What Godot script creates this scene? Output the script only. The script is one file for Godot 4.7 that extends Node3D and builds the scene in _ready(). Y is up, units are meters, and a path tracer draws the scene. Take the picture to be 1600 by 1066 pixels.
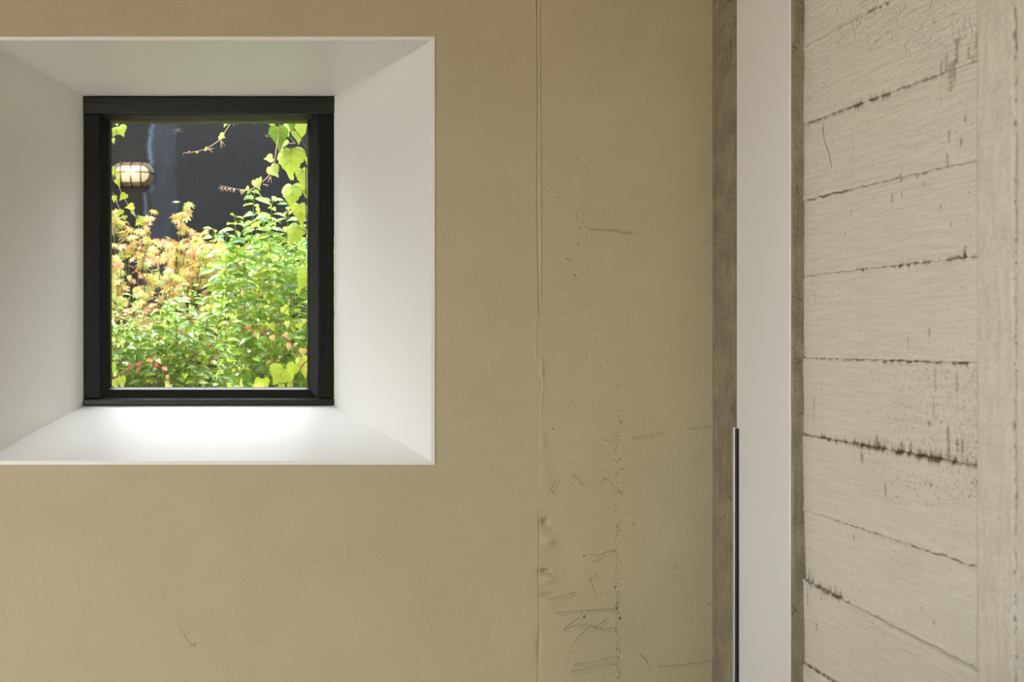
extends Node3D
# A splayed white window reveal in a beige plaster wall, a board-marked concrete return on the right, a garden outside.
# Camera at (0, EYE, 0) looking along -z; a pixel (px, py) of the 1600x1066 frame at depth d is at(px, py, d).
const F := 1300.0
const CX := 400.0
const CY := 533.0
const EYE := 1.45
const DW := 1.7333      # window wall
const DF := 2.1214      # front of the window frame
const DX := 2.21        # outer face of the window wall
const XR := 0.951       # plane of the white panel on the right
const XB := 0.974       # plane of the board-marked wall
const D0 := 1.481       # far end of the board-marked wall
const D1 := 1.1205      # where the vertical edge board begins
const CEIL := 2.95
const LEFT0 := 0.1       # where the opening in the left wall begins
const HEADY := 2.5       # its head

var rng := RandomNumberGenerator.new()
var M := {}
var used_names := {}

func at(px: float, py: float, d: float) -> Vector3:
	return Vector3((px - CX) * d / F, EYE - (py - CY) * d / F, -d)

func _ready() -> void:
	rng.seed = 20240611
	set_camera_and_light()
	make_materials()
	build_room()
	build_window()
	build_right_wall()
	build_outside()
	build_lamp()
	build_maple()
	build_shrubs()
	build_vines()
	build_small_things()

# ---------------------------------------------------------------- camera, sky, sun
func set_camera_and_light() -> void:
	var cam := Camera3D.new()
	cam.name = "camera"
	var ca := CameraAttributesPhysical.new()
	ca.frustum_focal_length = 30.0
	ca.exposure_aperture = 5.2
	ca.frustum_focus_distance = 1.9
	ca.frustum_near = 0.05
	ca.frustum_far = 200.0
	cam.attributes = ca
	cam.position = Vector3(0, EYE, 0)
	add_child(cam)
	cam.projection = Camera3D.PROJECTION_FRUSTUM
	cam.near = 0.05
	cam.far = 200.0
	cam.size = 2.0 * 0.05 * CY / F
	cam.frustum_offset = Vector2((800.0 - CX) / F * 0.05, 0.0)
	cam.current = true
	var env := Environment.new()
	env.tonemap_mode = Environment.TONE_MAPPER_LINEAR
	env.tonemap_exposure = 7.2
	env.sdfgi_enabled = true
	env.ssao_enabled = true
	env.ssil_enabled = true
	env.background_mode = Environment.BG_SKY
	var sm := ProceduralSkyMaterial.new()
	sm.sky_top_color = Color(0.94, 0.97, 1.0)
	sm.sky_horizon_color = Color(0.84, 0.86, 0.88)
	sm.ground_bottom_color = Color(0.45, 0.44, 0.40)
	sm.ground_horizon_color = Color(0.6, 0.6, 0.57)
	sm.sky_energy_multiplier = 1.25
	var sky := Sky.new()
	sky.sky_material = sm
	env.sky = sky
	var we := WorldEnvironment.new()
	we.name = "environment"
	we.environment = env
	add_child(we)
	var sun := DirectionalLight3D.new()
	sun.name = "sun"
	sun.light_energy = 0.5
	sun.light_color = Color(1.0, 0.95, 0.86)
	sun.light_angular_distance = 0.6
	sun.shadow_enabled = true
	sun.sky_mode = DirectionalLight3D.SKY_MODE_LIGHT_ONLY
	add_child(sun)
	# high from the left, almost along the window wall
	sun.look_at_from_position(Vector3(-0.52, 0.85, -0.05) * 10.0, Vector3.ZERO, Vector3.UP)

# ---------------------------------------------------------------- helpers
func numbered(n: String) -> String:
	var k: int = used_names.get(n, 0)
	used_names[n] = k + 1
	return n if k == 0 else "%s_%03d" % [n, k]

func thing(called: String, label: String, category: String, where := Vector3.ZERO, group := "", kind := "") -> Node3D:
	var o := Node3D.new()
	o.name = numbered(called)
	add_child(o)
	o.position = where
	o.set_meta("label", label)
	if category: o.set_meta("category", category)
	if group: o.set_meta("group", group)
	if kind: o.set_meta("kind", kind)
	return o

func put(mesh: Mesh, called: String, m: Material, parent: Node, label := "") -> MeshInstance3D:
	var o := MeshInstance3D.new()
	o.name = called
	o.mesh = mesh
	if m: o.material_override = m
	parent.add_child(o, true)
	if label: o.set_meta("label", label)
	return o

func new_st() -> SurfaceTool:
	var st := SurfaceTool.new()
	st.begin(Mesh.PRIMITIVE_TRIANGLES)
	return st

func flat_uv(p: Vector3, n: Vector3) -> Vector2:
	var a := n.abs()
	if a.x >= a.y and a.x >= a.z: return Vector2(p.z, -p.y)
	if a.y >= a.z: return Vector2(p.x, p.z)
	return Vector2(p.x, -p.y)

func tri(st: SurfaceTool, a: Vector3, b: Vector3, c: Vector3) -> void:
	var n := (c - a).cross(b - a)
	if n.length() < 1e-12: return
	n = n.normalized()
	for p: Vector3 in [a, b, c]:
		st.set_normal(n)
		st.set_uv(flat_uv(p, n))
		st.add_vertex(p)

func quad(st: SurfaceTool, a: Vector3, b: Vector3, c: Vector3, d: Vector3) -> void:
	tri(st, a, b, c)
	tri(st, a, c, d)

func hexa(st: SurfaceTool, f: Array, b: Array) -> void:   # front and back corners: top left, top right, bottom right, bottom left
	quad(st, f[0], f[1], f[2], f[3])
	quad(st, b[1], b[0], b[3], b[2])
	quad(st, b[0], b[1], f[1], f[0])
	quad(st, f[1], b[1], b[2], f[2])
	quad(st, f[3], f[2], b[2], b[3])
	quad(st, b[0], f[0], f[3], b[3])

func box(st: SurfaceTool, lo: Vector3, hi: Vector3) -> void:
	hexa(st, [Vector3(lo.x, hi.y, hi.z), Vector3(hi.x, hi.y, hi.z), Vector3(hi.x, lo.y, hi.z), Vector3(lo.x, lo.y, hi.z)],
		[Vector3(lo.x, hi.y, lo.z), Vector3(hi.x, hi.y, lo.z), Vector3(hi.x, lo.y, lo.z), Vector3(lo.x, lo.y, lo.z)])

func cbox(st: SurfaceTool, lo: Vector3, hi: Vector3, c: float) -> void:   # box with chamfered edges
	var m := (lo + hi) / 2
	var h := (hi - lo) / 2
	var i := h - Vector3(c, c, c)
	for ax in 3:
		var u := (ax + 1) % 3
		var v := (ax + 2) % 3
		for s in [-1.0, 1.0]:
			var q := []
			for k: Array in [[-1, 1], [1, 1], [1, -1], [-1, -1]]:
				var p := Vector3.ZERO
				p[ax] = s * h[ax]; p[u] = k[0] * i[u]; p[v] = k[1] * i[v]
				q.append(m + p)
			if s < 0: quad(st, q[3], q[2], q[1], q[0])
			else: quad(st, q[0], q[1], q[2], q[3])
			for t in [-1.0, 1.0]:     # edge between faces +-ax and +-u
				var e := []
				for k in [-1.0, 1.0]:
					var p := Vector3.ZERO
					p[ax] = s * h[ax]; p[u] = t * i[u]; p[v] = k * i[v]
					var p2 := Vector3.ZERO
					p2[ax] = s * i[ax]; p2[u] = t * h[u]; p2[v] = k * i[v]
					e.append(m + p); e.append(m + p2)
				if s * t > 0: quad(st, e[0], e[2], e[3], e[1])
				else: quad(st, e[1], e[3], e[2], e[0])
	for sx in [-1.0, 1.0]:
		for sy in [-1.0, 1.0]:
			for sz in [-1.0, 1.0]:
				var a := m + Vector3(sx * h.x, sy * i.y, sz * i.z)
				var b := m + Vector3(sx * i.x, sy * h.y, sz * i.z)
				var d := m + Vector3(sx * i.x, sy * i.y, sz * h.z)
				if sx * sy * sz > 0: tri(st, a, d, b)
				else: tri(st, a, b, d)

func smooth_path(pts: Array, steps: int) -> PackedVector3Array:
	var out := PackedVector3Array()
	var n := pts.size()
	if n < 3:
		for p: Vector3 in pts: out.append(p)
		return out
	for i in n - 1:
		var a: Vector3 = pts[max(i - 1, 0)]
		var b: Vector3 = pts[i]
		var c: Vector3 = pts[i + 1]
		var d: Vector3 = pts[min(i + 2, n - 1)]
		for k in steps: out.append(b.cubic_interpolate(c, a, d, float(k) / steps))
	out.append(pts[n - 1])
	return out

func tube(st: SurfaceTool, pts: PackedVector3Array, r0: float, r1: float, sides := 5) -> void:
	var n := pts.size()
	var rings := []
	var ref := Vector3(0.31, 0.17, 0.93).normalized()
	for i in n:
		var dir := (pts[min(i + 1, n - 1)] - pts[max(i - 1, 0)]).normalized()
		var u := dir.cross(ref)
		if u.length() < 0.05: u = dir.cross(Vector3.RIGHT)
		u = u.normalized()
		var v := dir.cross(u).normalized()
		var r := lerpf(r0, r1, float(i) / max(n - 1, 1))
		var ring := []
		for s in sides:
			var a := TAU * s / sides
			var nn := u * cos(a) + v * sin(a)
			ring.append([pts[i] + nn * r, nn])
		rings.append(ring)
	for i in n - 1:
		for s in sides:
			var t := (s + 1) % sides
			for q: Array in [rings[i][s], rings[i + 1][t], rings[i][t], rings[i][s], rings[i + 1][s], rings[i + 1][t]]:
				st.set_normal(q[1])
				st.set_uv(Vector2.ZERO)
				st.add_vertex(q[0])

func mat(color: Color, rough := 0.6, spec := 0.5) -> StandardMaterial3D:
	var m := StandardMaterial3D.new()
	m.albedo_color = color
	m.roughness = rough
	m.metallic_specular = spec
	return m

func leaf_mat(color: Color, through: Color, rough := 0.45) -> StandardMaterial3D:
	var m := mat(color, rough, 0.5)
	m.backlight_enabled = true
	m.backlight = through
	m.cull_mode = BaseMaterial3D.CULL_DISABLED
	return m

func noise(seed_: int, freq: float, octaves := 3, kind := FastNoiseLite.TYPE_SIMPLEX_SMOOTH) -> FastNoiseLite:
	var n := FastNoiseLite.new()
	n.seed = seed_
	n.frequency = freq
	n.noise_type = kind
	n.fractal_octaves = octaves
	if octaves == 1: n.fractal_type = FastNoiseLite.FRACTAL_NONE
	return n

func noise_bytes(n: FastNoiseLite, w: int, h: int, sx := 1, sy := 1) -> PackedByteArray:   # stretched sx, sy times
	var im := n.get_image(w / sx, h / sy, false, false, false)
	if sx > 1 or sy > 1: im.resize(w, h, Image.INTERPOLATE_CUBIC)
	im.convert(Image.FORMAT_L8)
	return im.get_data()

func height_texture(h: PackedFloat32Array, w: int, ht: int) -> ImageTexture:
	return ImageTexture.create_from_image(Image.create_from_data(w, ht, false, Image.FORMAT_RF, h.to_byte_array()))

func bumped(m: StandardMaterial3D, t: Texture2D, scale_cm: float) -> void:
	m.heightmap_enabled = true
	m.heightmap_texture = t
	m.heightmap_scale = scale_cm

# strokes and dots drawn into a height field (values in cm), and a mask for colour
func dab(h: PackedFloat32Array, w: int, ht: int, x: float, y: float, rx: float, ry: float, depth: float) -> void:
	for j in range(maxi(int(y - ry * 2), 0), mini(int(y + ry * 2) + 1, ht)):
		for i in range(maxi(int(x - rx * 2), 0), mini(int(x + rx * 2) + 1, w)):
			var q := ((i - x) / rx) * ((i - x) / rx) + ((j - y) / ry) * ((j - y) / ry)
			if q < 4.0: h[j * w + i] += depth * exp(-q * 1.6)

func stroke(h: PackedFloat32Array, w: int, ht: int, pts: Array, r: float, depth: float, wobble := 1.0) -> void:
	for k in pts.size() - 1:
		var a: Vector2 = pts[k]
		var b: Vector2 = pts[k + 1]
		var n := int(a.distance_to(b) / maxf(r * 0.6, 0.7)) + 1
		for s in n:
			var p := a.lerp(b, float(s) / n) + Vector2(rng.randf_range(-1, 1), rng.randf_range(-1, 1)) * wobble
			dab(h, w, ht, p.x, p.y, r, r, depth * rng.randf_range(0.5, 1.1) * 0.5)

# ---------------------------------------------------------------- materials
func make_materials() -> void:
	M.plaster = plaster_material()
	M.white = mat(Color(0.885, 0.875, 0.855), 0.42)
	var wn := noise_texture(11, 0.02, 512)
	M.white.uv1_triplanar = true
	M.white.uv1_world_triplanar = true
	M.white.uv1_scale = Vector3(1.2, 1.2, 1.2)
	bumped(M.white, wn, 0.03)
	M.concrete = concrete_material(Color(0.54, 0.50, 0.41), 5)
	M.boards = board_material()
	M.edge_board = edge_board_material()
	M.black = mat(Color(0.045, 0.047, 0.03), 0.42, 0.33)
	M.black.uv1_triplanar = true
	M.black.uv1_world_triplanar = true
	M.black.uv1_scale = Vector3(9, 0.8, 9)
	bumped(M.black, noise_texture(31, 0.02, 512), 0.06)
	M.black_rail = M.black.duplicate()
	M.black_rail.roughness = 0.36
	M.black_rail.metallic_specular = 0.48
	M.black_rail.uv1_scale = Vector3(0.8, 9, 9)
	M.glass = mat(Color(1, 1, 1, 0.004), 0.0, 0.36)
	M.glass.transparency = BaseMaterial3D.TRANSPARENCY_ALPHA
	M.ceiling = mat(Color(0.56, 0.48, 0.34), 0.8)
	M.floor = mat(Color(0.62, 0.59, 0.55), 0.5)
	M.plain_wall = mat(Color(0.66, 0.60, 0.50), 0.7)
	M.aluminium = mat(Color(0.80, 0.81, 0.82), 0.35)
	M.aluminium.metallic = 0.6
	M.rubber = mat(Color(0.05, 0.055, 0.065), 0.5)
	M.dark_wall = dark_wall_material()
	M.bounce_paving = mat(Color(0.56, 0.54, 0.50), 0.8)
	M.dark_plain = mat(Color(0.10, 0.105, 0.11), 0.8)
	M.bounce_gravel = mat(Color(0.78, 0.76, 0.72), 0.9)
	M.soil = mat(Color(0.36, 0.32, 0.25), 0.95)
	M.bark = mat(Color(0.33, 0.26, 0.18), 0.85)
	M.twig = mat(Color(0.58, 0.52, 0.34), 0.8)
	M.green_stem = mat(Color(0.42, 0.47, 0.18), 0.8)
	M.vine_stem = mat(Color(0.74, 0.62, 0.53), 0.6)
	M.vine_dark = mat(Color(0.22, 0.16, 0.12), 0.6)
	M.vine_red = mat(Color(0.60, 0.24, 0.15), 0.6)
	var g := [Color(0.32, 0.48, 0.05), Color(0.40, 0.53, 0.06), Color(0.18, 0.35, 0.10), Color(0.47, 0.52, 0.12)]
	M.green = []
	for c: Color in g: M.green.append(leaf_mat(c, Color(0.64, 0.71, 0.30), 0.26))
	M.maple = []
	for c: Color in [Color(0.50, 0.48, 0.05), Color(0.53, 0.42, 0.06), Color(0.55, 0.39, 0.17), Color(0.39, 0.47, 0.05), Color(0.47, 0.30, 0.12)]:
		M.maple.append(leaf_mat(c, Color(0.75, 0.70, 0.5), 0.5))
	M.vine_leaf = leaf_mat(Color(0.37, 0.50, 0.02), Color(0.95, 1.0, 0.4), 0.5)
	M.vine_deep = leaf_mat(Color(0.26, 0.38, 0.05), Color(0.6, 0.7, 0.3), 0.8)
	M.vine_deep.metallic_specular = 0.2
	M.vine_lime = leaf_mat(Color(0.50, 0.58, 0.06), Color(0.95, 1.0, 0.4), 0.5)
	M.vein = leaf_mat(Color(0.42, 0.53, 0.10), Color(0.8, 0.9, 0.4), 0.6)
	M.vine_pale = leaf_mat(Color(0.66, 0.69, 0.34), Color(0.9, 0.95, 0.6), 0.5)
	M.vine_orange = leaf_mat(Color(0.74, 0.58, 0.33), Color(0.9, 0.8, 0.6), 0.5)
	M.vine_rust = leaf_mat(Color(0.56, 0.26, 0.15), Color(0.9, 0.6, 0.5), 0.5)

func noise_texture(seed_: int, freq: float, size: int) -> ImageTexture:
	var n := noise(seed_, freq, 5)
	var im := n.get_seamless_image(size, size, false, false, 0.1, false)
	return ImageTexture.create_from_image(im)

func plaster_material() -> StandardMaterial3D:
	# 1.7 m x 1.7 m of the window wall: x from -0.70, height from +0.85 about the eye
	var w := 2048
	var fine := noise_bytes(noise(1, 0.16, 3), w, w)
	var across := noise_bytes(noise(2, 0.11, 3), w, w, 16, 1)
	var down := noise_bytes(noise(3, 0.11, 3), w, w, 1, 16)
	var broad := noise_bytes(noise(4, 0.0035, 4), w, w)
	var h := PackedFloat32Array()
	h.resize(w * w)
	for i in w * w:
		h[i] = (fine[i] * 1.2 + across[i] * 0.45 + down[i] * 0.4) * 0.000022 + broad[i] * 0.0006
	var holes := PackedFloat32Array()
	holes.resize(w * w)
	# px of the photograph -> texel
	var k := 2048.0 / 1.7 / 750.0
	var t := func(x: float, y: float) -> Vector2:
		return Vector2((x - 400.0 + 0.70 * 750.0) * k, (y - 533.0 + 0.85 * 750.0) * k)
	var line := func(pts: Array, r: float, depth: float, wob: float) -> void:
		var q := []
		for p: Array in pts: q.append(t.call(p[0], p[1]))
		stroke(h, w, w, q, r, depth * 2.4, wob)
	# the vertical seam: a groove with a raised lip, filled over in places
	line.call([[839, -20], [840, 120], [839, 300], [841, 420], [842, 492]], 2.2, -0.07, 0.4)
	line.call([[843, -20], [843, 120], [845, 300], [845, 470]], 2.2, 0.06, 0.6)
	line.call([[836, 0], [838, 40]], 4.0, 0.05, 1.0)
	line.call([[841, 490], [836, 520], [838, 560]], 4.0, 0.03, 1.5)
	line.call([[842, 560], [845, 600], [841, 650], [842, 700], [840, 760]], 3.0, -0.018, 2.0)
	line.call([[846, 560], [849, 600], [845, 650]], 3.0, 0.03, 2.0)
	line.call([[841, 795], [842, 850], [841, 900], [842, 960], [840, 1066]], 1.5, -0.06, 0.5)
	for b: Array in [[850, 745, 14, 26, 0.05], [852, 815, 9, 8, -0.12], [862, 826, 14, 9, -0.07], [858, 845, 12, 8, 0.08], [850, 893, 12, 5, -0.12], [858, 905, 16, 9, 0.07], [852, 930, 14, 6, -0.10], [862, 945, 16, 9, 0.06],
			[848, 690, 7, 16, 0.05], [846, 580, 5, 20, 0.04], [842, 1010, 6, 24, -0.05], [905, 1000, 30, 16, 0.05], [930, 930, 26, 14, 0.03], [1085, 860, 26, 30, 0.03], [890, 790, 24, 20, 0.03], [880, 870, 20, 30, -0.04]]:
		var p: Vector2 = t.call(b[0], b[1])
		dab(h, w, w, p.x, p.y, b[2] * k, b[3] * k, b[4] * 5.5)
	# the second, beaded seam
	for i in 190:
		var y := lerpf(600.0, 1060.0, pow(rng.randf(), 0.7))
		var p: Vector2 = t.call(965 + rng.randf_range(-4.5, 4.5) + (0.0 if y > 780 else rng.randf_range(-6, 6)), y)
		dab(h, w, w, p.x, p.y, rng.randf_range(1.8, 3.8), rng.randf_range(1.8, 4.2), rng.randf_range(-0.3, 0.16))
	line.call([[964, 790], [965, 860], [964, 940], [964, 1040]], 1.3, -0.028, 1.2)
	# cracks and slits
	for c: Array in [
			[[860, 768], [866, 757], [875, 752]], [[896, 741], [903, 746], [907, 755], [913, 757]], [[938, 757], [944, 746], [952, 750]],
			[[943, 686], [955, 690], [968, 687]], [[990, 684], [1010, 681], [1030, 676], [1040, 674]], [[1075, 670], [1115, 665]],
			[[912, 869], [924, 866], [938, 868], [950, 862], [966, 860]], [[928, 877], [940, 874]],
			[[882, 985], [892, 975], [905, 966], [912, 957]], [[884, 984], [905, 976], [922, 976], [940, 983], [965, 981]], [[898, 1002], [912, 988], [926, 978]], [[918, 986], [935, 978], [950, 966]],
			[[870, 958], [900, 955], [964, 952]], [[893, 1049], [920, 1046], [950, 1038], [965, 1036]], [[897, 1038], [925, 1036], [962, 1024]],
			[[860, 935], [880, 932], [900, 926]], [[1030, 1042], [1070, 1039], [1116, 1032]], [[1052, 887], [1060, 885]], [[1000, 1022], [1010, 1030], [1014, 1040]],
			[[930, 925], [922, 905], [934, 898]], [[1098, 380], [1112, 376]], [[920, 357], [948, 358], [990, 364]]]:
		line.call(c, 1.9, -0.075, 1.0)
		var up := []
		for p: Array in c: up.append([p[0] + 0.5, p[1] + 3.2])
		line.call(up, 2.6, 0.045, 1.2)
	for i in 120:   # scraped, uneven patches low on the wall
		var p: Vector2 = t.call(rng.randf_range(846, 1112), 1066.0 - 460.0 * pow(rng.randf(), 1.5))
		dab(h, w, w, p.x, p.y, rng.randf_range(4, 26), rng.randf_range(2, 7), rng.randf_range(-0.10, 0.10))
	for i in 260:
		var p: Vector2 = t.call(rng.randf_range(1050, 1114), rng.randf_range(640, 1066))
		dab(h, w, w, p.x, p.y, rng.randf_range(1.2, 2.2), rng.randf_range(6, 26), rng.randf_range(-0.04, 0.02))
	for i in 160:   # small lumps of filler
		var p: Vector2 = t.call(940 + rng.randfn() * 32, rng.randf_range(470, 700))
		dab(h, w, w, p.x, p.y, rng.randf_range(1.6, 4), rng.randf_range(1.6, 4), rng.randf_range(-0.16, 0.06))
	# pinholes
	for c: Array in [[865, 21], [865, 33], [878, 66], [877, 77], [883, 92], [914, 134], [913, 142], [917, 155], [842, 66], [843, 117], [914, 260], [901, 249], [871, 308], [900, 335], [901, 338], [999, 309], [982, 265],
			[903, 381, 1], [886, 404, 1], [890, 405], [878, 396], [898, 430, 1], [902, 434], [906, 355], [905, 512], [895, 628], [863, 670, 1], [1114, 30], [990, 819, 1], [912, 869, 1], [913, 964, 2], [847, 580], [843, 598], [455, 774], [964, 1014, 1], [1108, 944, 1], [964, 951, 1]]:
		var r: float = 1.4 + 0.7 * (c[2] if c.size() > 2 else 0)
		var p: Vector2 = t.call(c[0], c[1])
		dab(h, w, w, p.x, p.y, r, r, -0.16)
		dab(holes, w, w, p.x, p.y, r * 0.9, r * 0.9, 1.0)
	# the scuff under the window
	var sc := []
	for p: Array in [[280, 980], [288, 992], [295, 1003], [302, 1010], [306, 1005]]: sc.append(t.call(p[0], p[1]))
	stroke(holes, w, w, sc, 1.0, 0.5, 0.6)
	for p: Array in [[299, 1008], [303, 1009], [305, 1005]]:
		var q: Vector2 = t.call(p[0], p[1])
		dab(holes, w, w, q.x, q.y, 2.0, 1.6, 0.6)
	var data := PackedByteArray()
	data.resize(w * w * 3)
	for i in w * w:
		var v := 1.0 + (fine[i] - 128) * 0.00035 + (across[i] + down[i] - 256) * 0.00005 + (broad[i] - 128) * 0.00015
		v *= 1.0 - 0.62 * minf(holes[i], 1.0)
		data[i * 3] = clampi(int(176.0 * v), 0, 255)
		data[i * 3 + 1] = clampi(int(164.0 * v), 0, 255)
		data[i * 3 + 2] = clampi(int(132.0 * v), 0, 255)
	var m := mat(Color.WHITE, 0.62, 0.4)
	m.albedo_texture = ImageTexture.create_from_image(Image.create_from_data(w, w, false, Image.FORMAT_RGB8, data))
	m.uv1_scale = Vector3(1.0 / 1.7, 1.0 / 1.7, 1)
	m.uv1_offset = Vector3(0.70 / 1.7, (0.85 + EYE) / 1.7, 0)
	bumped(m, height_texture(h, w, w), 1.0)
	return m

func concrete_material(c: Color, s: int) -> StandardMaterial3D:
	# brushed-over rough concrete, 0.5 m x 1.0 m tile
	var w := 512
	var ht := 1024
	var fine := noise_bytes(noise(s, 0.13, 4), w, ht)
	var broad := noise_bytes(noise(s + 1, 0.012, 4), w, ht)
	var down := noise_bytes(noise(s + 2, 0.12, 3), w, ht, 1, 16)
	var h := PackedFloat32Array()
	h.resize(w * ht)
	var marks := PackedFloat32Array()
	marks.resize(w * ht)
	for i in w * ht: h[i] = fine[i] * 0.0006 + broad[i] * 0.003 + down[i] * 0.0005
	for i in 90:
		var p := Vector2(rng.randf_range(0, w), rng.randf_range(0, ht))
		var pts := [p]
		for j in rng.randi_range(2, 5):
			p += Vector2(rng.randf_range(-14, 14), rng.randf_range(-12, 12))
			pts.append(p)
		stroke(h, w, ht, pts, 1.4, -0.22, 0.8)
	for i in 60: dab(h, w, ht, rng.randf_range(0, w), rng.randf_range(0, ht), rng.randf_range(1, 2.4), rng.randf_range(1, 4), -0.15)
	var data := PackedByteArray()
	data.resize(w * ht * 3)
	for i in w * ht:
		var v := 1.0 + (fine[i] - 128) * 0.0009 + (broad[i] - 128) * 0.0011 + (down[i] - 128) * 0.0007
		for j in 3: data[i * 3 + j] = clampi(int(c[j] * 255.0 * v), 0, 255)
	var m := mat(Color.WHITE, 0.6, 0.4)
	m.albedo_texture = ImageTexture.create_from_image(Image.create_from_data(w, ht, false, Image.FORMAT_RGB8, data))
	m.uv1_scale = Vector3(2, 1, 1)
	bumped(m, height_texture(h, w, ht), 1.0)
	return m

# joints of the board-marked wall: height about the eye at the far end, and at D1
const JOINTS := [[0.655, 0.657], [0.5216, 0.5218], [0.385, 0.3785], [0.2498, 0.2445], [0.115, 0.1148], [-0.0296, -0.0296], [-0.1657, -0.1680], [-0.2990, -0.3045], [-0.4230, -0.4425], [-0.5717, -0.5760], [-0.706, -0.708]]
const BW := 640
const BH := 2048
const BTOP := 0.72      # height about the eye at the top of the board texture
const BSPAN := 1.44
const BLEN := 0.44

func joint_y(k: int, u: float) -> float:     # u: metres along the wall from the far end towards the camera
	return lerpf(JOINTS[k][0], JOINTS[k][1], u / (D0 - D1))

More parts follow.
